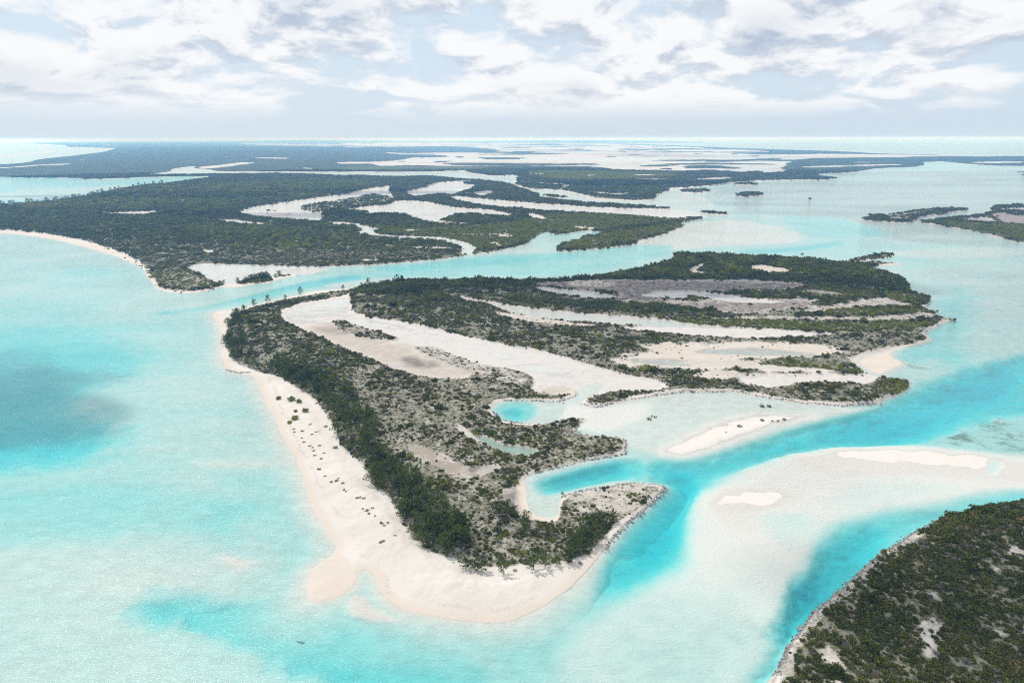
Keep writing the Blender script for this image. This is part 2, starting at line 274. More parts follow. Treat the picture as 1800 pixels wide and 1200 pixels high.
# white ponds
POND = dict(z=-0.10, veg=0.0, olive=0, dry=0, rock=0, mud=0, tan=0)
PONDS = [
 [(792, 345), (833, 349), (900, 355), (950, 359), (1000, 362), (1050, 366), (1117, 368), (1175, 368), (1215, 370), (1245, 380), (1235, 384), (1200, 386), (1167, 386), (1133, 382), (1067, 377), (1017, 373), (967, 373), (925, 368), (900, 368), (867, 366), (817, 358), (792, 350)],
 [(713, 343), (717, 337), (742, 332), (758, 326), (767, 322), (808, 318.5), (842, 318), (808, 323), (840, 327), (825, 335), (800, 343), (788, 345), (775, 342), (750, 345), (730, 348)],
 [(600, 372), (633, 365), (678, 362), (697, 354), (733, 354), (767, 359), (800, 366), (850, 368), (900, 377), (905, 381), (875, 382), (833, 377), (803, 377), (788, 383), (772, 390), (750, 389), (730, 386), (717, 380), (690, 376), (672, 377), (625, 377.5), (655, 372.5)],
 [(420, 377), (433, 367), (458, 362.5), (500, 357), (550, 350), (600, 343), (650, 332), (692, 327), (683, 333), (688, 342), (697, 352), (675, 347), (658, 342), (617, 350), (647, 352.5), (622, 360), (600, 363), (570, 371), (565, 378), (570, 382.5), (560, 392.5), (553, 390), (517, 388), (450, 383)],
 [(375, 388.6), (408, 387.6), (440, 391), (482, 395), (450, 397), (400, 393)],
 [(565, 392), (600, 391), (650, 396), (600, 398)],
 [(175, 376), (233, 374), (283, 372.5), (300, 371.5), (258, 380), (200, 380)],
 [(357, 440.5), (378, 440.5), (372, 446), (360, 444)],
 [(834, 338), (865, 336), (870, 341), (850, 347), (835, 346)],
 [(922, 375), (940, 377), (966, 387), (950, 387.5), (935, 384)],
 [(630, 396), (670, 403), (655, 409.5), (683, 414.5), (767, 417), (800, 422), (827, 430), (837, 438), (831, 447), (813, 448), (808, 446), (817, 437), (800, 430), (780, 426), (733, 421), (667, 419), (623, 412), (640, 404), (620, 397)],
 [(1040, 338), (1080, 341), (1110, 343), (1100, 346), (1050, 343)], [(1070, 340), (1100, 338), (1100, 341)],
 [(1110, 316), (1150, 315), (1180, 316), (1140, 319)], [(925, 305), (965, 305.5), (930, 308.5)], [(1020, 309), (1060, 308.5), (1040, 311)], [(1100, 307.5), (1170, 307), (1130, 310.5)],
 [(1172, 331), (1200, 330), (1240, 329.5), (1200, 334.5), (1172, 335)],
 [(1208, 317), (1250, 313), (1292, 311.8), (1280, 317), (1240, 319)],
 [(-300, 298), (0, 295.6), (42, 292), (75, 289.5), (133, 287.3), (105, 292), (75, 291), (42, 294), (0, 297), (-300, 301)],
 [(182, 274.3), (217, 272.8), (237, 272.3), (215, 274.3)], [(167, 256.5), (203, 256), (192, 258)], [(135, 282), (150, 281.5), (145, 283)],
 [(415, 253), (500, 253.4), (600, 253.6), (700, 253), (700, 257), (600, 258), (500, 256.5), (417, 254.7)],
 [(442, 277.4), (517, 278), (500, 280), (455, 279)], [(528, 295), (553, 296.5), (542, 297.7)],
 [(588, 286), (620, 285), (640, 288), (600, 289)],
 [(813, 436), (818, 436), (816, 439)],
 [(632, 457), (668, 456.5), (660, 461), (640, 461)], [(720, 434), (790, 436), (795, 439), (735, 439)],
]
for i, q in enumerate(PONDS):
    far = min(p[1] for p in q) < 300
    paint(q, 3 if not far else 12, 5 if not far else 14, oid=FLAT, **(POND if i != 10 else dict(POND, z=-.4)))
paint([(333, 470), (345, 464), (417, 466), (483, 468), (560, 471), (590, 471), (540, 484), (522, 484), (492, 481), (450, 487), (423, 493), (411, 499), (392, 500), (383, 496), (367, 491), (350, 478), (334, 475)], 2, 1.5, oid=FLAT, z=-0.16, veg=0)
# speckle of young mangroves on the left ponds
paint([(515, 366), (560, 356), (640, 345), (690, 345), (697, 353), (640, 363), (600, 368), (570, 374), (530, 374)], 14, 16, veg=0.55, z=0.07)
paint([(460, 368), (520, 372), (540, 380), (470, 381)], 12, 10, veg=0.2, z=0.05)
paint([(900, 368), (980, 374), (1080, 378), (1050, 372), (960, 369)], 8, 8, veg=0.25, z=.1)
paint([(1020, 347), (1050, 347), (1100, 350), (1148, 351.5), (1120, 353), (1067, 351)], 5, 6, veg=0.6, z=.3)
paint([(955, 343), (985, 344.5), (1003, 348), (965, 347)], 3, 3, veg=.7, z=.4, oid=MAINLAND)
# far white flats, with dark islands
paint([(600, 251), (900, 250), (1050, 252), (1200, 258), (1300, 262.5), (1367, 267.5), (1433, 271), (1500, 271), (1567, 272.5), (1800, 272.5), (2600, 271), (2600, 274), (1800, 274.5), (1633, 277), (1500, 277.5), (1408, 279), (1383, 287), (1375, 298), (1385, 303), (1345, 306), (1300, 304), (1250, 300), (1200, 302), (1150, 301), (1083, 300), (1050, 294), (1000, 293), (900, 292.5), (800, 293), (733, 291), (650, 293), (600, 291), (600, 285), (667, 285), (717, 280), (727, 275), (680, 270), (627, 262), (600, 258)], 25, 30, oid=FLAT, z=-0.08, veg=0, olive=0)
ISLES = [[(600, 262), (700, 258), (790, 257), (870, 262), (880, 268), (800, 268), (720, 270), (650, 268)], [(640, 273), (760, 272), (800, 276), (720, 278)],
 [(760, 284), (792, 283.5), (790, 286), (765, 286)], [(795, 276), (815, 275), (812, 278)], [(845, 279), (905, 277.5), (920, 280), (860, 281)], [(900, 266), (945, 266.5), (935, 268.5), (900, 268)],
 [(910, 271), (960, 269.5), (1010, 270), (950, 272.5)], [(945, 258), (1000, 258), (990, 259.4)], [(990, 262), (1035, 262), (1020, 263.4)], [(1090, 271.4), (1135, 271.4), (1120, 273)], [(1080, 267), (1105, 267), (1100, 268.4)],
 [(1145, 264), (1180, 263.6), (1175, 266)], [(1055, 275), (1085, 275), (1075, 276.7)], [(1120, 293), (1150, 290), (1200, 290), (1160, 294)], [(1160, 297), (1180, 296), (1178, 299)], [(1200, 293), (1230, 290.5), (1265, 291.5), (1312, 297), (1280, 297), (1240, 296), (1215, 297)],
 [(1235, 284), (1290, 282), (1340, 279), (1385, 279), (1330, 283), (1260, 285.6)], [(1213, 270), (1236, 270), (1225, 271)], [(1318, 274), (1338, 274), (1330, 275.4)], [(1280, 270.4), (1300, 270.4), (1290, 271.7)], [(1305, 303), (1340, 302), (1330, 304.5)],
 [(860, 290), (890, 290.5), (870, 292)], [(980, 288), (1050, 289), (1000, 290)], [(690, 283), (720, 284), (700, 285.5)], [(900, 253.6), (1000, 253), (990, 254.6), (910, 255)], [(700, 249), (1100, 248.6), (1300, 250.5), (1100, 251.5), (800, 251)], [(1020, 288), (1060, 289), (1030, 290.5)],
 [(1230, 259), (1320, 262), (1400, 264), (1500, 268.5), (1430, 270), (1330, 264.5), (1240, 261)]]
for q in ISLES: paint(q, 14, 40, oid=MAINLAND, z=1.0, veg=0.8)
# the reedy flats with gaps in front of them, right
paint([(1390, 288), (1420, 284), (1520, 281), (1640, 281), (1660, 283), (1600, 286), (1500, 287), (1420, 290)], 12, 40, veg=0.85)
for q in ([(1400, 293), (1500, 290.5), (1560, 289), (1600, 290), (1510, 293), (1420, 296)], [(1420, 285), (1500, 285), (1560, 285.5), (1500, 286.7)], [(1700, 285), (1800, 284), (1800, 287), (1720, 288)], [(1383, 309), (1420, 309), (1410, 311.5)], [(1330, 309), (1365, 308.5), (1350, 310)]):
    paint(q, 8, 25, z=-0.08, veg=0, oid=FLAT)
# the sand spit running out into the strait
paint([(392, 501), (413, 498), (423, 494), (450, 488), (475, 487), (492, 481.5), (517, 482), (523, 485), (500, 489), (483, 494), (472, 498), (442, 500), (425, 503.5), (400, 505), (388, 505)], 1.2, 0.8, oid=BEACH, z=0.5, veg=0, olive=0)
paint([(413, 498), (430, 493), (455, 488), (478, 488), (478, 496), (440, 498), (425, 501)], 1.2, 1, veg=0.75, z=1.0, olive=.3)
paint([(478, 488), (495, 482), (513, 484), (490, 488.5)], 1.0, 1, veg=0.6, z=.7, mud=.2)
# far left spit of sand
paint([(-300, 279), (0, 275.6), (50, 271.5), (80, 266.5), (92, 265.4), (80, 263.8), (62, 260.5), (45, 259), (60, 259.3), (90, 264), (100, 265.5), (75, 269.2), (50, 272.6), (0, 276.6), (-300, 281)], 10, 5, oid=BEACH, z=0.3, veg=0)
# islets in the lagoon
for q in ([(1288, 324), (1320, 322.5), (1332, 325), (1308, 326)], [(1296, 343), (1303, 340), (1327, 339.5), (1344, 343.5), (1320, 346), (1300, 346)], [(1196, 336), (1230, 334), (1250, 335), (1245, 338), (1200, 340)], [(1233, 373), (1255, 374.5), (1287, 378), (1267, 378), (1236, 375)], [(1186, 386), (1215, 384), (1236, 384.5), (1225, 387), (1195, 389)], [(1420, 350.4), (1427, 350.2), (1424, 352)], [(1777, 302.5), (1900, 301), (1900, 305), (1800, 304)], [(1794, 307), (1900, 305.5), (1900, 311), (1800, 309)]):
    paint(q, 1.5, 2, oid=FARISLE, z=1.2, veg=0.97, grass=0)
# the island to the right
LANDR = dict(z=1.0, veg=0.85, grass=0, oid=FARISLE)
paint([(1508, 387), (1533, 382), (1518, 379), (1558, 379.5), (1600, 373), (1662, 367), (1700, 368), (1699, 371), (1667, 373), (1658, 379), (1625, 380), (1605, 387), (1600, 392.5), (1567, 391), (1533, 388.5)], 2, 4, **LANDR)
paint([(1617, 392), (1642, 388), (1667, 384), (1708, 382), (1742, 376), (1747, 371), (1740, 367.5), (1748, 363), (1783, 362), (1800, 358), (2300, 340), (2300, 520), (1800, 427), (1783, 425), (1767, 420), (1742, 413), (1723, 408), (1683, 402), (1658, 397.5), (1642, 394)], 2, 4, **LANDR)
paint([(1640, 392), (1690, 393), (1800, 399), (2300, 440), (2300, 520), (1800, 427), (1742, 413), (1683, 402)], 6, 8, olive=0.7, veg=0.95)
for q in ([(1690, 386), (1733, 382), (1747, 388), (1763, 393), (1700, 392.5)], [(1750, 368), (1800, 366), (1900, 364), (1900, 371), (1765, 373)], [(1545, 381), (1600, 376), (1650, 371), (1640, 374), (1570, 383)], [(1550, 385), (1590, 382), (1600, 386), (1565, 388)]):
    paint(q, 3, 5, z=-0.05, veg=0.08, oid=FLAT)
paint([(1735, 379), (1770, 375), (1900, 372), (1900, 400), (1780, 396), (1755, 388)], 8, 10, veg=0.12, mud=0.85, z=.5)
paint([(1760, 376), (1900, 373), (1900, 380), (1790, 380)], 5, 8, veg=0.8)

# ------------------------------------------------------------------ the main island
ISLAND_OUT = [(372, 553), (385, 575), (390, 600), (388, 625), (396, 648), (420, 656), (447, 660), (460, 690), (470, 715), (485, 740), (500, 775), (518, 805), (533, 840), (540, 880), (548, 895), (565, 920), (580, 950), (594, 967), (575, 983), (546, 1003), (535, 1030), (540, 1056), (560, 1058), (590, 1050), (618, 1035), (630, 1020), (625, 1008), (640, 1002), (655, 1010), (662, 1025), (668, 1042), (685, 1062), (720, 1076), (770, 1086), (830, 1094), (880, 1096), (915, 1088), (945, 1071), (985, 1048), (1020, 1020), (1045, 990), (1065, 965), (1085, 940), (1110, 915), (1140, 890), (1165, 865), (1172, 857), (1160, 850), (1120, 848), (1080, 850), (1040, 858), (1010, 865), (985, 872), (978, 885), (982, 905), (965, 911), (935, 906), (922, 888), (918, 860), (924, 840), (940, 831), (975, 821), (1020, 811), (1060, 803), (1100, 798), (1100, 770), (1060, 768), (1015, 762), (1007, 752), (1028, 740), (1026, 735), (990, 736), (960, 745), (920, 744), (885, 740), (868, 728), (863, 717), (878, 705), (930, 703), (977, 706), (1005, 698), (1018, 694), (1012, 684), (1030, 677), (1067, 676), (1040, 690), (1022, 708), (1047, 717), (1100, 704), (1167, 693), (1200, 689), (1300, 689), (1347, 698), (1413, 709), (1483, 714), (1547, 710), (1556, 702), (1575, 696), (1598, 683), (1598, 667), (1567, 664), (1530, 660), (1510, 645), (1503, 633), (1530, 622), (1567, 614), (1613, 606), (1640, 597), (1622, 584), (1643, 577), (1660, 566), (1677, 563), (1655, 556), (1643, 550), (1625, 540), (1636, 532), (1630, 523), (1605, 516), (1597, 500), (1587, 488), (1545, 478), (1527, 471), (1545, 467), (1590, 465), (1575, 461), (1520, 459), (1467, 462), (1400, 455), (1300, 450), (1220, 446), (1178, 445), (1191, 453), (1160, 465), (1100, 478), (1017, 490), (933, 493), (833, 493), (733, 493), (667, 498), (620, 506), (580, 510), (547, 513), (527, 519), (488, 527), (447, 537), (413, 544), (380, 548)]
paint(ISLAND_OUT, 1.6, 0.9, oid=ISLAND, z=0.55, veg=0, rock=0, grass=0)
paint([(1490, 456), (1530, 447), (1560, 444.5), (1577, 448), (1570, 452), (1540, 456), (1500, 460)], 2, 5, oid=ISLAND, z=.4, veg=.6, grass=0)
# beach
paint([(372, 553), (385, 575), (390, 600), (388, 625), (396, 648), (447, 660), (470, 715), (500, 775), (533, 840), (540, 880), (565, 920), (592, 966), (540, 1000), (530, 1062), (600, 1055), (640, 1002), (668, 1042), (720, 1078), (830, 1096), (900, 1094), (985, 1050), (1045, 992), (1065, 967), (1040, 970), (967, 1003), (883, 1013), (800, 997), (730, 963), (687, 880), (647, 850), (597, 787), (563, 717), (493, 663), (410, 640), (393, 607), (400, 567), (412, 550), (500, 528), (540, 517), (610, 509), (530, 517), (440, 538)], 1, .5, oid=BEACH)
paint([(420, 560), (480, 640), (560, 690), (620, 780), (680, 840), (760, 930), (880, 985), (980, 960), (900, 900), (800, 760), (640, 640), (520, 560)], 12, 4, z=3.2)
paint([(470, 668), (530, 700), (590, 800), (680, 900), (720, 970), (800, 1015), (900, 1030), (980, 1010), (930, 1050), (860, 1068), (740, 1050), (690, 1030), (640, 960), (575, 850), (510, 730)], 5, 1.5, z=1.7)
# scrub: western half of the island
V1 = [(400, 567), (393, 607), (410, 640), (460, 657), (493, 663), (517, 680), (540, 697), (563, 717), (583, 747), (597, 787), (643, 827), (650, 853), (687, 880), (707, 917), (730, 963), (777, 980), (805, 985), (833, 1000), (883, 1000), (923, 992), (967, 999), (1017, 985), (1040, 970), (1063, 947), (1093, 917), (1138, 886), (1166, 860), (1120, 850), (1040, 860), (988, 874), (984, 903), (970, 917), (925, 913), (908, 905), (905, 880), (912, 852), (922, 836), (1000, 813), (1096, 797), (1098, 771), (1020, 765), (1005, 752), (1025, 738), (990, 738), (950, 748), (895, 746), (868, 735), (860, 717), (876, 702), (975, 704), (1016, 693), (980, 692), (935, 688), (945, 668), (925, 654), (868, 645), (835, 640), (827, 657), (817, 667), (750, 663), (700, 650), (650, 630), (600, 610), (537, 587), (497, 567), (493, 549), (518, 536), (563, 529), (608, 520), (625, 508), (580, 513), (527, 522), (488, 530), (447, 540), (415, 550)]
paint(V1, 1.6, 1.8, veg=0.61, rock=0.66, oid=ISLAND)
V2 = [(610, 521), (616, 528), (616, 543), (630, 556), (717, 569), (800, 589), (883, 608), (950, 619), (1000, 634), (1083, 658), (1150, 671), (1168, 676), (1168, 684), (1133, 689), (1080, 688), (1040, 700), (1028, 709), (1047, 715), (1100, 702), (1167, 691), (1200, 687), (1300, 687), (1347, 696), (1413, 707), (1483, 712), (1545, 708), (1556, 700), (1575, 694), (1595, 682), (1596, 669), (1562, 667), (1525, 662), (1500, 640), (1495, 632), (1530, 619), (1610, 604), (1632, 597), (1618, 585), (1640, 575), (1655, 565), (1670, 562), (1640, 550), (1622, 540), (1634, 532), (1628, 523), (1602, 516), (1595, 500), (1585, 489), (1543, 479), (1525, 471), (1545, 466), (1585, 464), (1520, 460), (1467, 463), (1400, 456), (1300, 451), (1220, 447), (1180, 446), (1192, 453), (1160, 466), (1100, 479), (1017, 491), (933, 494), (833, 494), (733, 494), (667, 499), (620, 508)]
paint(V2, 2, 2.5, veg=0.63, rock=0.6, z=1.4, oid=ISLAND)
# green, closed mangrove along the north and east
paint([(625, 508), (667, 499), (733, 494), (933, 494), (1017, 491), (1100, 479), (1160, 466), (1190, 453), (1180, 446), (1300, 451), (1400, 456), (1467, 463), (1545, 466), (1525, 471), (1543, 479), (1585, 489), (1600, 505), (1600, 512), (1500, 500), (1400, 496), (1300, 492), (1200, 492), (1100, 492), (1040, 500), (950, 502), (850, 506), (740, 512), (660, 518), (625, 516)], 4, 6, veg=0.97, rock=0.1)
paint([(1560, 508), (1605, 517), (1630, 524), (1635, 532), (1620, 536), (1560, 530), (1540, 518)], 4, 4, veg=1.0, olive=0.5)
paint([(1395, 505), (1480, 508), (1560, 512), (1540, 525), (1450, 526), (1400, 520)], 5, 6, veg=0.85, olive=0.6)
paint([(650, 506), (720, 502), (760, 512), (800, 530), (760, 535), (690, 520)], 6, 6, veg=.9)
paint([(860, 520), (1000, 530), (1100, 537), (1240, 540), (1300, 548), (1200, 552), (1060, 548), (920, 532)], 4, 5, veg=0.9)
paint([(1400, 548), (1500, 541), (1600, 544), (1600, 554), (1500, 558), (1410, 556)], 3, 4, veg=0.97, olive=0.55)
# bare grey ground and mud between the ridges
paint([(920, 497), (1050, 493), (1200, 494), (1300, 496), (1410, 500), (1395, 512), (1267, 513), (1200, 512), (1120, 516), (1060, 512), (960, 505)], 8, 12, veg=0.16, mud=0.97, rock=0.1, z=.6)
paint([(1095, 512), (1130, 505), (1140, 514), (1165, 526), (1200, 534), (1260, 530), (1400, 527), (1455, 530), (1400, 545), (1300, 553), (1250, 545), (1150, 538), (1090, 528)], 8, 12, veg=0.16, mud=0.95, rock=0.15, z=.6)
paint([(1000, 494), (1080, 496), (1070, 506), (1000, 503)], 4, 5, mud=0.1, rock=0.5, veg=.3)
for q in ([(1207, 480), (1215, 470), (1250, 458), (1240, 468), (1222, 478), (1255, 481), (1283, 485), (1225, 486)], [(1400, 513), (1440, 511), (1480, 518), (1485, 522), (1440, 519)], [(1383, 551), (1450, 540), (1550, 524), (1570, 528), (1610, 538), (1560, 538), (1500, 543), (1430, 550)], [(1200, 564), (1300, 558), (1450, 560), (1600, 557), (1625, 549), (1650, 560), (1560, 566), (1380, 562)], [(1402, 487), (1470, 488), (1476, 491), (1410, 490)], [(1360, 478), (1440, 480), (1450, 484), (1400, 484)]):
    paint(q, 2.5, 4, veg=0.18, rock=0.65, mud=0.12, z=0.5)
paint([(1317, 467), (1340, 466), (1387, 473), (1382, 483), (1345, 483), (1322, 478)], 2, 3, veg=0.05, rock=.1, mud=0.15, tan=.3, z=.4)
# white ponds, upper
W = dict(veg=0, rock=0, mud=0, olive=0)
paint([(937, 503), (967, 508), (1017, 512), (1083, 520), (1082, 527), (1017, 523), (993, 517), (947, 512)], 1.6, 4, oid=FLAT, **W, z=-.12)
paint([(1120, 520), (1160, 513), (1217, 512), (1267, 518), (1347, 528), (1385, 531), (1350, 533), (1293, 532), (1250, 526), (1223, 522), (1200, 528), (1167, 524)], 1.6, 3, oid=FLAT, **W, z=-.12)
paint([(1300, 518), (1390, 523), (1400, 527), (1320, 524)], 2, 3, veg=.9, z=.6)
# the long narrow pond and the sand behind it
paint([(805, 522), (833, 528), (900, 538), (967, 547), (1033, 553), (1100, 558), (1167, 562), (1200, 568), (1260, 574), (1350, 579), (1350, 586), (1260, 586), (1200, 580), (1100, 572), (1033, 568), (933, 558), (892, 549), (867, 538), (813, 529)], 1.2, 2, oid=FLAT, **dict(W, mud=.28), z=-.22)
paint([(870, 535), (890, 540), (905, 552), (893, 551)], 1.2, 1.5, veg=.05, mud=.4, z=.2)
paint([(1190, 575), (1333, 578), (1433, 586), (1462, 588), (1433, 593), (1300, 596), (1180, 589), (1100, 580), (1100, 575)], 1.5, 2, oid=FLAT, **W, z=.12)
paint([(860, 548), (905, 553), (960, 562), (1050, 573), (1000, 575), (900, 562)], 3, 4, veg=0.25, rock=.25, mud=.2, tan=.3)
# olive mangrove belt across the island
paint([(1180, 561), (1383, 563), (1467, 570), (1560, 567), (1640, 564), (1640, 577), (1500, 584), (1420, 582), (1367, 578), (1200, 569)], 2, 3, veg=0.97, olive=1.0, rock=0, mud=0, z=.7)
# lower ponds and sand flats
SANDF = dict(veg=0.02, rock=0.0, mud=0, olive=0)
paint([(1130, 608), (1260, 605), (1440, 606), (1480, 617), (1460, 627), (1340, 630), (1290, 635), (1467, 647), (1440, 655), (1250, 650), (1100, 643), (1080, 632), (1150, 622)], 8, 9, z=.4, veg=0.14, rock=.12, tan=.35, mud=0)
paint([(1103, 631), (1193, 631), (1233, 642), (1200, 645), (1120, 639)], 2.0, 3.0, oid=FLAT, **dict(W, mud=.4), z=-.25)
paint([(1215, 617), (1300, 612.5), (1333, 612), (1433, 621), (1440, 626), (1400, 628), (1300, 623), (1233, 622)], 2.0, 3.0, oid=FLAT, **dict(W, mud=.4), z=-.25)
paint([(1205, 634), (1327, 637), (1467, 646), (1440, 654), (1290, 650), (1225, 646)], 4, 6, oid=FLAT, **SANDF, z=.1)
paint([(1293, 671), (1300, 662), (1433, 659), (1533, 660), (1540, 668), (1520, 674), (1467, 676), (1400, 685), (1333, 683)], 4, 5, oid=FLAT, **SANDF, z=.2)
paint([(1335, 686), (1400, 676), (1460, 672), (1520, 678), (1560, 690), (1540, 707), (1480, 711), (1400, 706), (1345, 696)], 2, 2, veg=.62, rock=.8, z=1.2)
paint([(1500, 640), (1500, 630), (1560, 614), (1600, 606), (1570, 625), (1600, 640), (1560, 660), (1535, 660)], 4, 3, oid=BEACH, veg=0, z=.02, rock=0, mud=0)
paint([(1240, 655), (1290, 655), (1300, 668), (1250, 670), (1215, 664)], 3, 3, veg=.2, rock=.35, tan=.3)
paint([(1327, 640), (1387, 625), (1447, 633), (1500, 648), (1525, 656), (1490, 655), (1433, 648), (1367, 645)], 1.5, 3, veg=.72, olive=1.0, z=.3)
paint([(1533, 690), (1540, 676), (1567, 668), (1598, 667), (1600, 682), (1580, 694), (1556, 696)], 1.5, 1.0, veg=1.0, olive=.75, rock=0, z=.8)
# the great salt flat
paint([(497, 547), (518, 537), (563, 530), (610, 522), (616, 528), (616, 543), (628, 555), (717, 568), (800, 588), (883, 607), (950, 619), (1000, 633), (1083, 657), (1150, 670), (1169, 676), (1163, 684), (1133, 688), (1077, 686), (1035, 703), (1018, 694), (1012, 684), (983, 694), (933, 688), (943, 667), (923, 653), (867, 642), (833, 638), (827, 657), (817, 667), (750, 663), (700, 650), (650, 630), (600, 610), (537, 587), (500, 567)], 1.2, 1.4, oid=FLAT, z=.14, veg=0, rock=0, olive=0)
paint([(497, 549), (518, 538), (563, 531), (610, 523), (615, 543), (640, 560), (717, 572), (790, 592), (770, 597), (690, 580), (640, 572), (590, 560), (560, 568), (530, 572), (505, 566)], 2.5, 1.5, z=-.07)
paint([(850, 615), (950, 635), (1020, 660), (1000, 672), (940, 655), (880, 635)], 4, 3, z=-.03)
paint([(535, 575), (570, 566), (620, 572), (680, 595), (720, 608), (750, 625), (830, 655), (815, 666), (750, 662), (690, 647), (620, 617), (545, 589)], 11, 9, tan=.6, mud=.12)
paint([(550, 577), (590, 574), (625, 585), (600, 590), (565, 585)], 6, 5, mud=.5)
paint([(703, 632), (722, 626), (755, 635), (768, 643), (740, 648), (710, 641)], 5, 5, mud=.85)
paint([(578, 563), (603, 564), (633, 574), (683, 588), (703, 598), (670, 600), (633, 593), (600, 583)], 1.5, 2.5, veg=.55, rock=.4, z=.9)
paint([(722, 613), (750, 608), (800, 622), (833, 640), (885, 647), (930, 664), (920, 680), (870, 668), (825, 655), (767, 634)], 2, 3, veg=.5, rock=.55, z=1.0)
paint([(930, 690), (985, 676), (1012, 684), (1020, 694), (985, 696)], 2, 2, tan=.5, rock=.2)
paint([(1017, 682), (1030, 676), (1064, 674), (1068, 678), (1050, 690), (1030, 702), (1021, 705), (1024, 694)], 1.5, .8, z=-.25, oid=SEA)
# pools
paint([(862, 717), (880, 703.5), (947, 702), (1000, 704), (985, 738), (960, 745), (925, 744), (895, 743), (876, 735)], 1.0, .6, oid=SEA, z=-.4, veg=0, rock=0)
paint([(866, 718), (885, 707), (930, 706), (943, 715), (940, 732), (920, 741), (895, 740), (878, 732)], 3, .8, z=-2.0)
paint([(882, 720), (905, 716), (922, 722), (915, 732), (893, 731)], 3, .6, z=-3.6)
paint([(835, 767), (850, 765), (887, 782), (933, 787), (947, 792), (933, 801), (893, 797), (850, 779)], 1.2, .5, oid=SEA, z=-1.2, veg=0, rock=0, tan=1.0)
paint([(826, 831), (850, 821), (875, 818), (880, 823), (855, 836), (835, 838)], 1.2, .6, z=-.06, veg=0, mud=.25, rock=.3)
paint([(720, 790), (760, 800), (800, 825), (850, 838), (820, 848), (770, 830), (730, 808)], 3, 2, veg=.12, tan=.6, mud=.25)
paint([(800, 745), (835, 765), (850, 782), (835, 778), (805, 758)], 2, 1, veg=.1, rock=.3, mud=.2)
# cove and its little beach
paint([(918, 842), (940, 832), (975, 822), (1020, 812), (1060, 805), (1110, 798), (1130, 830), (1100, 850), (1040, 858), (1000, 868), (985, 880), (982, 904), (960, 910), (930, 905), (918, 885)], 1.4, .6, oid=SEA, z=-.35, veg=0, rock=0)
paint([(938, 852), (950, 840), (985, 830), (1040, 815), (1085, 805), (1130, 806), (1140, 835), (1085, 842), (1040, 850), (990, 862), (955, 868)], 4, 1, z=-2.6)
paint([(955, 850), (990, 836), (1050, 820), (1095, 812), (1100, 830), (1050, 840), (990, 856)], 3.5, 1, z=-4.2)
paint([(905, 880), (910, 850), (922, 842), (926, 880), (935, 905), (965, 912), (984, 906), (975, 918), (930, 915), (908, 907)], 1.2, .8, oid=BEACH, z=.2, veg=0, rock=0, mud=0)
paint([(885, 862), (910, 858), (912, 885), (920, 908), (960, 918), (900, 905), (888, 885)], 1.5, 1, mud=.5, veg=.05)
# the bare, rocky parts near the point
paint([(1000, 866), (1080, 851), (1160, 852), (1166, 860), (1138, 886), (1100, 905), (1060, 900), (1000, 900)], 2, 1, veg=.5, rock=.45)
# spit and tidal creek on the beach
paint([(628, 1008), (640, 1003), (652, 1013), (662, 1040), (685, 1068), (720, 1080), (700, 1086), (665, 1070), (645, 1040), (632, 1022)], 1.2, .3, oid=SEA, z=-.5)
paint([(612, 1050), (628, 1042), (645, 1048), (665, 1072), (700, 1090), (660, 1090), (620, 1078)], 1.5, .6, z=-.05)
paint([(540, 1004), (570, 986), (592, 972), (622, 990), (628, 1012), (618, 1034), (590, 1049), (560, 1057), (540, 1054), (537, 1030)], 2, .4, z=.16)
# sand film off the beach
# ------------------------------------------------------------------ the near islet
ISLET_OUT = [(1290, 1330), (1350, 1200), (1365, 1178), (1387, 1138), (1420, 1090), (1450, 1060), (1490, 1025), (1530, 990), (1560, 965), (1580, 955), (1600, 940), (1640, 926), (1655, 912), (1700, 897), (1760, 886), (1800, 880), (1900, 868), (2300, 860), (2600, 1500), (1400, 1800)]
paint(ISLET_OUT, 1.0, 0.7, oid=ISLET, z=0.6, veg=0, rock=0.75, grass=0)
paint(ISLET_OUT, 4, 3, inset=2.4, z=2.6, veg=0.77, rock=.6)
paint([(1600, 935), (1660, 905), (1760, 886), (1900, 870), (2300, 870), (2300, 930), (1900, 930), (1720, 935), (1640, 950)], 2, 2, veg=1.0, olive=.25)
for q in ([(1750, 985), (1778, 968), (1795, 978), (1775, 1000), (1755, 1000)], [(1738, 1012), (1755, 1010), (1750, 1022)], [(1628, 1060), (1645, 1050), (1650, 1090), (1640, 1140), (1630, 1175), (1618, 1150), (1632, 1100)], [(1455, 1150), (1475, 1165), (1490, 1200), (1470, 1230), (1440, 1165)], [(1700, 1045), (1715, 1050), (1710, 1060)], [(1740, 1120), (1770, 1130), (1775, 1145), (1745, 1135)]):
    paint(q, 3.0, 7.0, inset=.8, veg=.32, rock=.5)
paint([(1355, 1200), (1370, 1180), (1372, 1200), (1360, 1230), (1330, 1260)], 1, .5, veg=0, rock=0, z=.3)

MUD = np.clip(MUD + np.where((OID == SEA) & (MUD > .05), fbm(X / 420 + fbm(X / 300, Y / 300, 63, 2), Y / 120, 65, 5) * .42, 0), 0, 1)
# depth scale: most of the bank is only knee to waist deep
d_ = np.maximum(-Z, 0); Z = np.where(Z < 0, -d_ * (0.55 + 0.45 * sstep(1.0, 4.2, d_)), Z)
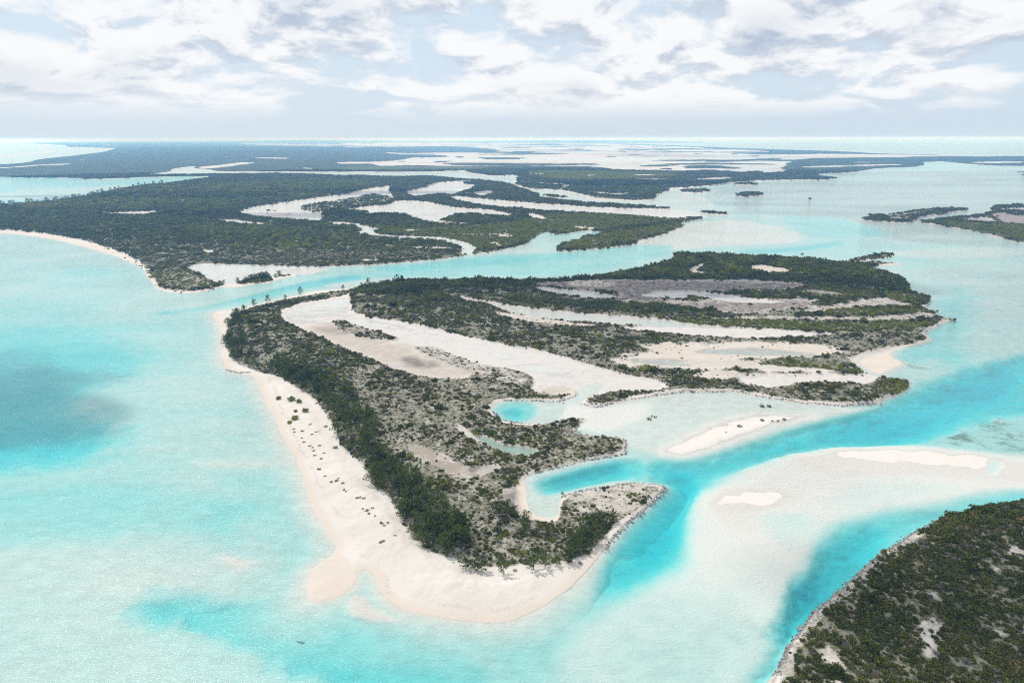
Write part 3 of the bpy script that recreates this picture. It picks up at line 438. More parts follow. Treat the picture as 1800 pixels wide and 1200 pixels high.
# beach face and shelving sand off the island's shore
_poly = rounded(unproject([p[0] for p in ISLAND_OUT], [p[1] for p in ISLAND_OUT]))
_i = np.nonzero((RR > 130) & (RR < 900) & (np.abs(X) < 600))[0]
SDI = np.full(N, -1e4); SDI[_i] = signed_dist(_poly, X[_i], Y[_i]) + EDGE[_i] * .9
_u = 900 + F * X / np.maximum(Y * math.cos(PITCH) + H * math.sin(PITCH), 1.0)
_dn = np.maximum(Y * math.cos(PITCH) + H * math.sin(PITCH), 1.0); _v = 600 + F * (H * math.cos(PITCH) - Y * math.sin(PITCH)) / _dn
slope = 0.055 + 0.42 * np.maximum(sstep(1030, 1110, _u), sstep(835, 860, _u) * sstep(935, 915, _v))
_m = (SDI < 0) & (SDI > -60) & (OID != ISLET); Z[_m] = np.maximum(Z[_m], (-0.04 + slope * SDI)[_m])
_m = (OID == BEACH) & (SDI > -1) & (SDI < 40) & (Z > 0); Z[_m] = np.minimum(Z[_m], np.maximum(0.03 + 0.085 * SDI, 0.02)[_m])
# gentle relief, kept off the water's edge
up = sstep(0.25, 1.4, Z)
relief = fbm(X / 38, Y / 38, 31, 4)
near = 1 - sstep(600, 1600, RR)
Z += up * near * (relief * 1.3 + fbm(X / 5.5, Y / 5.5, 41, 3) * 0.45)
Z += (1 - up) * (Z > 0) * fbm(X / 12, Y / 12, 43, 3) * 0.04
_fl = (OID == FLAT) & (RR < 1500) & (np.abs(Z) < .25); Z[_fl] += (fbm(X / 34, Y / 13, 47, 5) * 0.16)[_fl]
_ff = (OID == FLAT) & (RR > 2600); Z[_ff] += (fbm(X / 700, Y / 420, 53, 5) * 0.30)[_ff]
_st = sstep(.20, .34, fbm(X / 900, Y / 700, 57, 5)); VEG = np.where(_ff, np.maximum(VEG, _st * .8), VEG); MUD = np.where(_ff, np.maximum(MUD, .5 * sstep(-.05, .4, fbm(X / 1500, Y / 900, 59, 4))), MUD)
_bc = (OID == BEACH) & (Z > .35); Z[_bc] += (np.abs(fbm(X / 7, Y / 7, 49, 4)) * 0.55 * sstep(.35, 1.2, Z))[_bc]
# sea floor ripples and drifts of sand
sub = (Z < -0.02)
drift = fbm(X / 55 + fbm(X / 90, Y / 90, 61, 2) * 1.2, Y / 26, 51, 5)
drift2 = fbm(X / 320, Y / 160, 71, 4)
drift3 = fbm(X / 17 + drift * 1.5, Y / 7 + drift2, 73, 4)
Z[sub] *= (1 + 0.38 * drift + 0.30 * drift2 + 0.22 * drift3 * (1 - sstep(500, 1200, RR)))[sub]
# far hills and canopy height
farw = sstep(1100, 1700, RR)
canopy = farw * sstep(0.4, 0.8, VEG) * 3.0
Z += canopy * (0.75 + 0.5 * fbm(X / 60, Y / 60, 81, 3))
def hill(px, py, h, sx, sy):
    hx, hy = pt(px, py)
    Z[:] += np.where(OID == MAINLAND, h * np.exp(-((X - hx) / sx) ** 2 - ((Y - hy) / sy) ** 2), 0)
hill(330, 263, 34, 1900, 2500); hill(200, 256, 40, 3500, 6000); hill(90, 254, 30, 3000, 6000); hill(420, 270, 20, 1200, 1500); hill(545, 249.5, 60, 2600, 6000); hill(420, 250, 40, 6000, 7000); hill(650, 263, 12, 700, 1800)
hill(920, 249, 30, 2500, 4000); hill(1010, 249, 26, 2500, 4000); hill(1100, 249, 30, 2500, 4000)
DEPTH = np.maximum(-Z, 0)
VEGFAR = VEG * sstep(2300, 3400, RR)

# ------------------------------------------------------------------ materials
def new_mat(name):
    mt = bpy.data.materials.new(name); mt.use_nodes = True; mt.node_tree.nodes.clear(); return mt
class NT:
    def __init__(s, mt): s.n, s.l = mt.node_tree.nodes, mt.node_tree.links
    def nd(s, t, **k):
        x = s.n.new(t)
        for a, b in k.items(): setattr(x, a, b)
        return x
    def put(s, sock, v):
        if isinstance(v, (int, float)): sock.default_value = v
        elif isinstance(v, tuple): sock.default_value = v if len(v) == 4 or sock.type == 'VECTOR' else (*v, 1)
        else: s.l.new(v, sock)
    def math(s, op, a, b=None, clamp=False):
        x = s.nd('ShaderNodeMath', operation=op, use_clamp=clamp); s.put(x.inputs[0], a)
        if b is not None: s.put(x.inputs[1], b)
        return x.outputs[0]
    def mix(s, f, a, b):
        x = s.nd('ShaderNodeMix', data_type='RGBA'); s.put(x.inputs[0], f); s.put(x.inputs[6], a); s.put(x.inputs[7], b); return x.outputs[2]
    def ss(s, x, a, b, lo=0.0, hi=1.0):
        r = s.nd('ShaderNodeMapRange', interpolation_type='SMOOTHSTEP'); s.put(r.inputs[0], x)
        for i, v in zip((1, 2, 3, 4), (a, b, lo, hi)): s.put(r.inputs[i], v)
        return r.outputs[0]
    def noise(s, vec, scale, detail=4, rough=0.55, dist=0.0):
        t = s.nd('ShaderNodeTexNoise'); s.put(t.inputs['Vector'], vec); t.inputs['Scale'].default_value = scale
        t.inputs['Detail'].default_value = detail; t.inputs['Roughness'].default_value = rough; t.inputs['Distortion'].default_value = dist
        return t.outputs['Fac']
    def attr(s, name):
        a = s.nd('ShaderNodeAttribute'); a.attribute_name = name; return a

def ground_material():
    mt = new_mat('shore_ground'); g = NT(mt)
    pos = g.nd('ShaderNodeNewGeometry').outputs['Position']
    sp = g.nd('ShaderNodeSeparateXYZ'); g.put(sp.inputs[0], pos); z = sp.outputs[2]
    A = g.attr('cover'); B = g.attr('soil')
    sa = g.nd('ShaderNodeSeparateColor'); g.put(sa.inputs[0], A.outputs['Color']); veg, rock, mud, grass = sa.outputs[0], sa.outputs[1], sa.outputs[2], A.outputs['Alpha']
    sb = g.nd('ShaderNodeSeparateColor'); g.put(sb.inputs[0], B.outputs['Color']); olive, vegfar, tan, pale = sb.outputs[0], sb.outputs[1], sb.outputs[2], B.outputs['Alpha']
    n_big = g.noise(pos, 0.03, 4); n_mid = g.noise(pos, 0.16, 5, 0.6); n_fin = g.noise(pos, 0.9, 5, 0.65); n_far = g.noise(pos, 0.012, 6, 0.65); n_spk = g.noise(pos, 0.55, 6, 0.78)
    sand = g.mix(g.ss(n_big, 0.35, 0.68), (0.585, 0.535, 0.48), (0.64, 0.60, 0.555))
    sand = g.mix(g.math('MULTIPLY', g.ss(n_fin, 0.5, 0.75), 0.22), sand, (0.50, 0.45, 0.395))
    # wet, pinkish sand in the swash zone
    wet = g.math('MULTIPLY', g.ss(z, -0.1, 0.04), g.ss(z, 0.50, 0.16))
    sand = g.mix(pale, sand, g.mix(g.ss(n_mid, 0.3, 0.7), (0.585, 0.55, 0.515), (0.53, 0.505, 0.485)))
    bank = g.ss(pale, 1.0, 1.5)
    sand = g.mix(bank, sand, g.mix(g.ss(n_mid, 0.3, 0.7), (0.675, 0.635, 0.59), (0.64, 0.61, 0.57)))
    ring = g.math('SINE', g.math('MULTIPLY', g.math('ADD', n_big, g.math('MULTIPLY', n_mid, 0.35)), 46.0))
    stain = g.math('MULTIPLY', g.math('MULTIPLY', pale, g.ss(ring, 0.2, 1.0)), g.ss(n_far, 0.40, 0.62))
    sand = g.mix(g.math('MULTIPLY', stain, g.math('SUBTRACT', 0.45, g.math('MULTIPLY', bank, 0.45))), sand, (0.40, 0.36, 0.31))
    sand = g.mix(g.math('MULTIPLY', wet, g.math('MAXIMUM', g.math('SUBTRACT', 0.5, g.math('MULTIPLY', pale, 0.5)), g.math('MULTIPLY', bank, 0.12))), sand, (0.565, 0.47, 0.385))
    under = g.ss(z, 0.01, -0.07)
    rp = g.nd('ShaderNodeMapping'); g.put(rp.inputs[0], pos); rp.inputs['Rotation'].default_value = (0, 0, math.radians(-24)); rp.inputs['Scale'].default_value = (0.10, 0.55, 1)
    ripple = g.noise(rp.outputs[0], 1.0, 5, 0.7, 0.6)
    bed = g.mix(g.ss(g.math('ADD', g.math('MULTIPLY', n_mid, 0.5), g.math('MULTIPLY', ripple, 0.5)), 0.38, 0.62), (0.68, 0.665, 0.61), (0.59, 0.58, 0.535))
    bed = g.mix(pale, bed, (0.73, 0.70, 0.65))
    sand = g.mix(under, sand, bed)
    # limestone pavement, grey with pits
    rk = g.mix(g.ss(n_fin, 0.36, 0.62), (0.16, 0.15, 0.14), (0.42, 0.395, 0.37))
    rmask = g.ss(g.math('ADD', g.math('MULTIPLY', n_mid, 0.75), g.math('MULTIPLY', n_fin, 0.35)), g.math('SUBTRACT', 0.80, g.math('MULTIPLY', rock, 0.5)), g.math('SUBTRACT', 0.92, g.math('MULTIPLY', rock, 0.5)))
    c = g.mix(g.math('MULTIPLY', rmask, g.ss(rock, 0.0, 0.15)), sand, rk)
    c = g.mix(g.math('MULTIPLY', g.math('MULTIPLY', g.ss(rock, 0.1, 0.6), g.ss(n_spk, 0.40, 0.58, 0.95, 0.05)), 0.9), c, (0.35, 0.32, 0.275))
    c = g.mix(g.math('MULTIPLY', tan, g.ss(n_mid, 0.2, 0.65, 0.45, 1.0)), c, (0.42, 0.345, 0.26))
    c = g.mix(g.math('MULTIPLY', mud, g.ss(n_mid, 0.3, 0.6, 0.6, 1.0)), c, (0.15, 0.125, 0.115))
    # leaf litter and low growth under the shrubs
    litter = g.mix(g.ss(n_spk, 0.58, 0.42), (0.085, 0.085, 0.042), (0.25, 0.235, 0.19))
    lmask = g.ss(g.math('ADD', g.math('MULTIPLY', n_mid, 0.40), g.math('MULTIPLY', n_spk, 0.70)), g.math('SUBTRACT', 0.93, g.math('MULTIPLY', veg, 0.84)), g.math('SUBTRACT', 1.05, g.math('MULTIPLY', veg, 0.78)))
    c = g.mix(g.math('MULTIPLY', lmask, g.ss(veg, 0.02, 0.12)), c, litter)
    # distant woodland, too far to tell the trees apart
    wood = g.mix(g.ss(n_far, 0.35, 0.66), (0.026, 0.044, 0.022), (0.062, 0.084, 0.036))
    wood = g.mix(olive, wood, (0.115, 0.14, 0.045))
    wmask = g.ss(g.math('ADD', vegfar, g.math('MULTIPLY', g.math('SUBTRACT', n_far, 0.5), 0.55)), 0.30, 0.45)
    c = g.mix(wmask, c, wood)
    # turtle grass on the sea floor
    gn = g.math('ADD', g.math('MULTIPLY', g.noise(pos, 0.055, 6, 0.68, 0.4), 0.8), g.math('MULTIPLY', g.noise(pos, 0.6, 3, 0.6), 0.25))
    gm = g.ss(gn, g.math('SUBTRACT', 0.74, g.math('MULTIPLY', grass, 0.48)), g.math('SUBTRACT', 0.92, g.math('MULTIPLY', grass, 0.48)))
    c = g.mix(g.math('MULTIPLY', g.math('MULTIPLY', gm, g.ss(grass, 0.0, 0.1)), 0.78), c, (0.115, 0.14, 0.095))
    b = g.nd('ShaderNodeBsdfPrincipled'); g.put(b.inputs['Base Color'], c); b.inputs['Roughness'].default_value = 0.9; b.inputs['Specular IOR Level'].default_value = 0.15
    bp = g.nd('ShaderNodeBump'); bp.inputs['Strength'].default_value = 0.55; bp.inputs['Distance'].default_value = 0.5
    g.put(bp.inputs['Height'], g.math('ADD', g.math('MULTIPLY', n_fin, g.ss(rock, 0, .5, .5, 1.3)), g.math('MULTIPLY', n_mid, 1.2)))
    g.put(b.inputs['Normal'], bp.outputs[0])
    o = g.nd('ShaderNodeOutputMaterial'); g.put(o.inputs['Surface'], b.outputs[0]); return mt
def water_material():
    mt = new_mat('clear_shallow_sea'); g = NT(mt)
    geo = g.nd('ShaderNodeNewGeometry'); pos = geo.outputs['Position']
    dep = g.attr('depth').outputs['Fac']
    def absorb(k): return g.math('POWER', 2.718282, g.math('MULTIPLY', dep, -k))
    cc = g.nd('ShaderNodeCombineColor')
    g.put(cc.inputs[0], absorb(0.44)); g.put(cc.inputs[1], absorb(0.034)); g.put(cc.inputs[2], absorb(0.009))
    tr = g.nd('ShaderNodeBsdfTransparent'); g.put(tr.inputs[0], cc.outputs[0])
    # small wind waves
    mp = g.nd('ShaderNodeMapping'); g.put(mp.inputs[0], pos); mp.inputs['Rotation'].default_value = (0, 0, math.radians(28)); mp.inputs['Scale'].default_value = (0.55, 1.25, 1)
    w1 = g.noise(mp.outputs[0], 1.0, 4, 0.6, 0.3); w2 = g.noise(mp.outputs[0], 0.12, 3, 0.5)
    gust = g.ss(g.noise(pos, 0.011, 3, 0.5), 0.35, 0.7, 0.55, 1.15)
    bp = g.nd('ShaderNodeBump'); g.put(bp.inputs['Strength'], g.math('MULTIPLY', gust, 0.85)); bp.inputs['Distance'].default_value = 0.40
    g.put(bp.inputs['Height'], g.math('ADD', w1, g.math('MULTIPLY', w2, 1.2)))
    gl = g.nd('ShaderNodeBsdfGlossy'); gl.inputs['Roughness'].default_value = 0.075; gl.inputs['Color'].default_value = (1, 1, 1, 1); g.put(gl.inputs['Normal'], bp.outputs[0])
    fr = g.nd('ShaderNodeFresnel'); fr.inputs['IOR'].default_value = 1.333; g.put(fr.inputs['Normal'], bp.outputs[0])
    mx = g.nd('ShaderNodeMixShader'); g.put(mx.inputs[0], g.math('MINIMUM', fr.outputs[0], 0.48)); g.put(mx.inputs[1], tr.outputs[0]); g.put(mx.inputs[2], gl.outputs[0])
    o = g.nd('ShaderNodeOutputMaterial'); g.put(o.inputs['Surface'], mx.outputs[0]); return mt
def leaf_material(name, dark, light, dry=None, trans=0.25):
    mt = new_mat(name); g = NT(mt)
    oi = g.nd('ShaderNodeObjectInfo'); pos = g.nd('ShaderNodeNewGeometry').outputs['Position']
    zone = g.noise(pos, 0.035, 3, 0.55); fine = g.noise(pos, 1.1, 2, 0.5)
    f = g.math('ADD', g.math('MULTIPLY', oi.outputs['Random'], 0.55), g.math('ADD', g.math('MULTIPLY', g.math('SUBTRACT', zone, 0.5), 1.3), g.math('MULTIPLY', fine, 0.3)), clamp=True)
    c = g.mix(f, dark, light)
    if dry: c = g.mix(g.ss(g.math('FRACT', g.math('MULTIPLY', oi.outputs['Random'], 7.31)), 0.90, 0.97), c, dry)
    b = g.nd('ShaderNodeBsdfPrincipled'); g.put(b.inputs['Base Color'], c); b.inputs['Roughness'].default_value = 0.7; b.inputs['Specular IOR Level'].default_value = 0.08
    t = g.nd('ShaderNodeBsdfTranslucent'); g.put(t.inputs[0], c)
    mx = g.nd('ShaderNodeMixShader'); mx.inputs[0].default_value = trans; g.put(mx.inputs[1], b.outputs[0]); g.put(mx.inputs[2], t.outputs[0])
    o = g.nd('ShaderNodeOutputMaterial'); g.put(o.inputs['Surface'], mx.outputs[0]); return mt
def plain_material(name, c1, c2, scale, rough=0.9):
    mt = new_mat(name); g = NT(mt); pos = g.nd('ShaderNodeNewGeometry').outputs['Position']
    c = g.mix(g.ss(g.noise(pos, scale, 5, 0.62), 0.35, 0.65), c1, c2)
    b = g.nd('ShaderNodeBsdfPrincipled'); g.put(b.inputs['Base Color'], c); b.inputs['Roughness'].default_value = rough
    o = g.nd('ShaderNodeOutputMaterial'); g.put(o.inputs['Surface'], b.outputs[0]); return mt
M_ground = ground_material(); M_water = water_material()
M_scrub = leaf_material('scrub_leaves', (0.054, 0.070, 0.014), (0.180, 0.195, 0.046), dry=(0.21, 0.17, 0.075))
M_twig = leaf_material('grey_twigs', (0.16, 0.15, 0.14), (0.33, 0.31, 0.29), trans=0.1)
M_pine = leaf_material('casuarina_needles', (0.052, 0.084, 0.016), (0.160, 0.205, 0.042), trans=0.4)
M_wood_leaf = leaf_material('mangrove_leaves', (0.064, 0.086, 0.026), (0.200, 0.215, 0.066), trans=0.35)
M_olive = leaf_material('young_mangrove_leaves', (0.18, 0.21, 0.026), (0.30, 0.32, 0.055), trans=0.3)
M_bright = leaf_material('beach_bush_leaves', (0.16, 0.19, 0.030), (0.30, 0.32, 0.07), trans=0.3)
M_bark = plain_material('bark', (0.10, 0.085, 0.07), (0.20, 0.18, 0.15), 3.0)
M_rock = plain_material('weathered_limestone', (0.10, 0.098, 0.095), (0.38, 0.37, 0.36), 1.6)
M_wrack = plain_material('dry_seaweed', (0.22, 0.17, 0.125), (0.40, 0.33, 0.26), 2.0)

# ------------------------------------------------------------------ terrain and water meshes
co = np.stack([X, Y, Z], 1).astype(np.float32)
quad = np.arange(NR * NA).reshape(NR, NA)
faces = np.stack([quad[:-1, :-1], quad[:-1, 1:], quad[1:, 1:], quad[1:, :-1]], -1).reshape(-1, 4)   # seen from above: counter-clockwise below
def grid_normals():
    P = co.reshape(NR, NA, 3).astype(np.float64)
    du = np.gradient(P, axis=0); dv = np.gradient(P, axis=1)
    n = np.cross(dv, du); n /= np.linalg.norm(n, axis=2, keepdims=True) + 1e-12
    n *= np.where(n[..., 2:3] < 0, -1, 1); return n.reshape(-1, 3)
NORM = grid_normals()
def mesh_object(name, verts, polys, mat=None, parent=None, smooth=True, link=True):
    me = bpy.data.meshes.new(name)
    polys = np.asarray(polys); k = polys.shape[1]
    me.vertices.add(len(verts)); me.vertices.foreach_set('co', np.asarray(verts, np.float32).ravel())
    me.loops.add(polys.size); me.loops.foreach_set('vertex_index', polys.astype(np.int32).ravel())
    me.polygons.add(len(polys)); me.polygons.foreach_set('loop_start', np.arange(0, polys.size, k, dtype=np.int32))
    me.polygons.foreach_set('use_smooth', np.full(len(polys), smooth))
    me.update(calc_edges=True)
    if mat: me.materials.append(mat)
    o = bpy.data.objects.new(name, me)
    if link: col.objects.link(o)
    if parent: o.parent = parent
    return o
def add_color(me, name, arr):
    a = me.attributes.new(name, 'FLOAT_COLOR', 'POINT'); a.data.foreach_set('color', arr.astype(np.float32).ravel())
COVER = np.stack([VEG, ROCK, MUD, GRASS], 1); SOIL = np.stack([OLIVE, VEGFAR, TAN, PALE], 1)
fid = OID[faces[:, 0]]
NAMES = {SEA: 'sea_bed', ISLAND: 'island_ground', BEACH: 'beach', MAINLAND: 'mainland_ground', ISLET: 'islet_ground', FARISLE: 'far_island_ground', BANK: 'sandbank', FLAT: 'salt_flat'}
for k, nm in NAMES.items():
    sel = faces[fid == k]
    if not len(sel): continue
    used, inv = np.unique(sel, return_inverse=True)
    o = mesh_object(nm, co[used], inv.reshape(-1, 4), M_ground)
    add_color(o.data, 'cover', COVER[used]); add_color(o.data, 'soil', SOIL[used])
    o.data.normals_split_custom_set_from_vertices(NORM[used].astype(np.float32))
    o['kind'] = 'structure'
ri = np.unique(np.concatenate([np.arange(0, NR, 2), [NR - 1]])); ai = np.unique(np.concatenate([np.arange(0, NA, 2), [NA - 1]]))
wq = np.arange(len(ri) * len(ai)).reshape(len(ri), len(ai))
wf = np.stack([wq[:-1, :-1], wq[:-1, 1:], wq[1:, 1:], wq[1:, :-1]], -1).reshape(-1, 4)
wi = quad[np.ix_(ri, ai)].ravel()
wv = co[wi].copy(); wv[:, 2] = 0.0
sea = mesh_object('sea', wv, wf, M_water); sea['kind'] = 'structure'
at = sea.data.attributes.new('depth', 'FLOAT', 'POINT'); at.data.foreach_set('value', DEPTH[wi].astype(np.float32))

# ------------------------------------------------------------------ plants: meshes
def leaf_quads(cent, nrm, size, aspect, r, upright=0.0):
    """small leaf-sized faces"""
    n = len(cent)
    ax = r.normal(size=(n, 3)); ax -= (ax * nrm).sum(1, keepdims=True) * nrm
    ax /= np.linalg.norm(ax, axis=1, keepdims=True) + 1e-9
    if upright:
        upv = np.array([0, 0, 1.0]) + r.normal(size=(n, 3)) * (1 - upright)
        upv -= (upv * nrm).sum(1, keepdims=True) * nrm; ax = upv / (np.linalg.norm(upv, axis=1, keepdims=True) + 1e-9)
    bx = np.cross(nrm, ax); s = size * r.uniform(0.65, 1.35, (n, 1))
    a = ax * s; b = bx * s * aspect
    v = np.stack([cent - a - b * .5, cent + b - a * .1, cent + a + b * .2, cent - b * .8 + a * .15], 1).reshape(-1, 3)
    return v, np.arange(n * 4).reshape(n, 4)
def blob_foliage(blobs, per, size, aspect, r, upright=0.0, shell=0.35):
    C, Nn = [], []
    for (bx, by, bz, br, bh) in blobs:
        d = r.normal(size=(per, 3)); d /= np.linalg.norm(d, axis=1, keepdims=True)
        rad = 1 - shell * r.random((per, 1)) ** 1.5
        C.append(np.array([bx, by, bz]) + d * rad * np.array([br, br, bh]))
        nn = d + r.normal(size=(per, 3)) * 0.55; Nn.append(nn / np.linalg.norm(nn, axis=1, keepdims=True))
    C = np.concatenate(C); C[:, 2] = np.maximum(C[:, 2], 0.03)
    return leaf_quads(C, np.concatenate(Nn), size, aspect, r, upright)
def stems(lines, r0, r1, seg=4):
    V, Fc = [], []
    for (a, b) in lines:
        a = np.array(a, float); b = np.array(b, float); d = b - a; d /= np.linalg.norm(d)
        u = np.cross(d, [0.3, 0.9, 0.2]); u /= np.linalg.norm(u); w = np.cross(d, u)
        base = len(V)
        for c, rr_ in ((a, r0), (b, r1)):
            for k in range(seg):
                t = 2 * math.pi * k / seg; V.append(c + (u * math.cos(t) + w * math.sin(t)) * rr_)
        for k in range(seg): Fc.append((base + k, base + (k + 1) % seg, base + seg + (k + 1) % seg, base + seg + k))
    return np.array(V), np.array(Fc)
def join_parts(name, parts, link=False):
    """parts: (verts, quads, material) joined into one mesh with several materials"""
    V = np.concatenate([p[0] for p in parts]); off = 0; Fs = []; mi = []
    for i, p in enumerate(parts):
        Fs.append(p[1] + off); off += len(p[0]); mi += [i] * len(p[1])
    o = mesh_object(name, V, np.concatenate(Fs), None, smooth=False, link=link)
    for p in parts: o.data.materials.append(p[2])
    o.data.polygons.foreach_set('material_index', np.array(mi, np.int32)); return o
def make_shrub(name, seed, mat, flat=0.75, nb=8, per=20, size=0.17, spread=0.55):
    r = np.random.default_rng(seed); bl = [(0, 0, flat * .45, .6, flat * .5)]
    for i in range(nb):
        t = 2 * math.pi * (i + r.random() * .8) / nb; q = spread * r.uniform(.55, 1.15)
        br = r.uniform(.26, .46); bl.append((q * math.cos(t), q * math.sin(t), flat * r.uniform(.25, .62), br, br * r.uniform(.7, .95)))
    v, f = blob_foliage(bl, per, size, .62, r)
    L = [((0, 0, -.1), (b[0] * .8, b[1] * .8, b[2])) for b in bl[1:6]]
    sv, sf = stems(L, .035, .015)
    return join_parts(name, [(v, f, mat), (sv, sf, M_bark)])
def make_twiggy(name, seed):
    r = np.random.default_rng(seed); L = []
    for i in range(26):
        t = r.uniform(0, 6.28); q = r.uniform(.3, 1.0); h = r.uniform(.25, .65)
        p = (q * .35 * math.cos(t), q * .35 * math.sin(t), h * .45); L.append(((0, 0, -.05), p))
        for k in range(2):
            t2 = t + r.uniform(-.6, .6); L.append((p, (q * math.cos(t2), q * math.sin(t2), h * r.uniform(.8, 1.15))))
    sv, sf = stems(L, .04, .02, 3)
    bl = [(r.uniform(-.6, .6), r.uniform(-.6, .6), r.uniform(.2, .5), .35, .25) for _ in range(7)]
    v, f = blob_foliage(bl, 7, .10, .4, r, shell=.8)
    return join_parts(name, [(sv, sf, M_twig), (v, f, M_twig)])
def make_casuarina(seed, lush=1.0, hgt=1.0):
    """feathery shore pine about 1 unit tall: trunk mesh, crown mesh"""
    r = np.random.default_rng(seed); L = []; bl = []
    lean = r.normal(size=2) * .05
    def axis(h): return np.array([lean[0] * h, lean[1] * h, h])
    nb = int(17 * lush)
    for i in range(nb):
        h0 = .10 + .72 * (i / nb) ** .9; t = i * 2.4 + r.uniform(-.5, .5)
        ln = (.34 * (1 - .62 * h0)) * r.uniform(.7, 1.25); rise = r.uniform(.10, .24)
        a = axis(h0); b = a + np.array([ln * math.cos(t), ln * math.sin(t), rise]); L.append((a, b))
        c = a * .45 + b * .55; bl.append((*c, .085, .085)); bl.append((*b, .095, .12))
        if r.random() < .5: bl.append((*(b + np.array([ln * .3 * math.cos(t), ln * .3 * math.sin(t), .05])), .06, .09))
    bl.append((*axis(.93), .07, .12)); bl.append((*axis(1.0), .04, .08))
    cv, cf = blob_foliage(bl, 11, .058, .30, r, upright=.62, shell=.9)
    tv, tf = stems([(axis(-.03), axis(.5)), (axis(.5), axis(.97))], .022, .013, 6)
    bv, bf = stems(L, .010, .005, 3)
    tv2 = np.concatenate([tv, bv]); tf2 = np.concatenate([tf, bf + len(tv)])
    return (tv2, tf2), (cv, cf)
def make_clump(name, seed, mat):
    """a few square metres of closed mangrove canopy"""
    r = np.random.default_rng(seed); bl = []
    for i in range(11):
        t = r.uniform(0, 6.28); q = math.sqrt(r.random()) * .85; br = r.uniform(.22, .40)
        bl.append((q * math.cos(t), q * math.sin(t), r.uniform(.22, .55), br, br * .9))
    v, f = blob_foliage(bl, 11, .17, .7, r, shell=.2)
    return join_parts(name, [(v, f, mat)])

protos = bpy.data.collections.new('plant_kinds')
def proto(o, order): o.name = '%02d_%s' % (order, o.name); protos.objects.link(o); return o
SHRUBS = [proto(make_shrub('shrub', 100 + i, M_scrub, flat=f), i) for i, f in enumerate((.7, .55, .85, .6, .45))]
TWIGS = [proto(make_twiggy('twiggy_shrub', 120 + i), 5 + i) for i in range(2)]
CLUMPS = [proto(make_clump('mangrove_clump', 140 + i, M_wood_leaf), 7 + i) for i in range(3)]
OLIVES = [proto(make_clump('young_mangrove', 160 + i, M_olive), 10 + i) for i in range(2)]
pine_parts = [make_casuarina(200 + i, lush=l) for i, l in enumerate((1.0, 1.25, .85, 1.1, .6))]
PINES = [proto(join_parts('casuarina', [(*p[1], M_pine), (*p[0], M_bark)]), 12 + i) for i, p in enumerate(pine_parts)]
def make_boulder(name, seed):
    import bmesh
    r = random.Random(seed); bm = bmesh.new(); bmesh.ops.create_icosphere(bm, subdivisions=1, radius=1)
    for v in bm.verts: v.co *= r.uniform(.65, 1.2); v.co.z *= .6
    me = bpy.data.meshes.new(name); bm.to_mesh(me); bm.free(); me.materials.append(M_rock); return bpy.data.objects.new(name, me)
ROCKS = [proto(make_boulder('boulder', 300 + i), 17 + i) for i in range(3)]

def scatter_object(name, P, scl, rot, idx):
    """one object whose points each carry a plant; for what nobody could count"""
    me = bpy.data.meshes.new(name); n = len(P)
    me.vertices.add(n); me.vertices.foreach_set('co', np.asarray(P, np.float32).ravel())
    a = me.attributes.new('plant_scale', 'FLOAT_VECTOR', 'POINT'); a.data.foreach_set('vector', np.asarray(scl, np.float32).ravel())
    a = me.attributes.new('plant_turn', 'FLOAT_VECTOR', 'POINT'); a.data.foreach_set('vector', np.asarray(rot, np.float32).ravel())
    a = me.attributes.new('plant_kind', 'INT', 'POINT'); a.data.foreach_set('value', np.asarray(idx, np.int32))
    o = bpy.data.objects.new(name, me); col.objects.link(o); o['kind'] = 'stuff'
    gt = bpy.data.node_groups.new(name + '_nodes', 'GeometryNodeTree')
    gt.interface.new_socket('Geometry', in_out='INPUT', socket_type='NodeSocketGeometry'); gt.interface.new_socket('Geometry', in_out='OUTPUT', socket_type='NodeSocketGeometry')
    n_, l_ = gt.nodes, gt.links
    gi = n_.new('NodeGroupInput'); go = n_.new('NodeGroupOutput')
    m2p = n_.new('GeometryNodeMeshToPoints'); iop = n_.new('GeometryNodeInstanceOnPoints'); ci = n_.new('GeometryNodeCollectionInfo')
    ci.inputs['Collection'].default_value = protos; ci.inputs['Separate Children'].default_value = True; ci.inputs['Reset Children'].default_value = True
    def named(nm, t):
        x = n_.new('GeometryNodeInputNamedAttribute'); x.data_type = t; x.inputs['Name'].default_value = nm
        return next(s for s in x.outputs if s.enabled and s.name == 'Attribute')
    e2r = n_.new('FunctionNodeEulerToRotation')
    l_.new(gi.outputs[0], m2p.inputs[0]); l_.new(m2p.outputs[0], iop.inputs['Points']); l_.new(ci.outputs[0], iop.inputs['Instance'])
    iop.inputs['Pick Instance'].default_value = True
    l_.new(named('plant_kind', 'INT'), iop.inputs['Instance Index']); l_.new(named('plant_scale', 'FLOAT_VECTOR'), iop.inputs['Scale'])
    l_.new(named('plant_turn', 'FLOAT_VECTOR'), e2r.inputs[0]); l_.new(e2r.outputs[0], iop.inputs['Rotation'])
    l_.new(iop.outputs[0], go.inputs[0])
    md = o.modifiers.new('plants', 'NODES'); md.node_group = gt
    return o

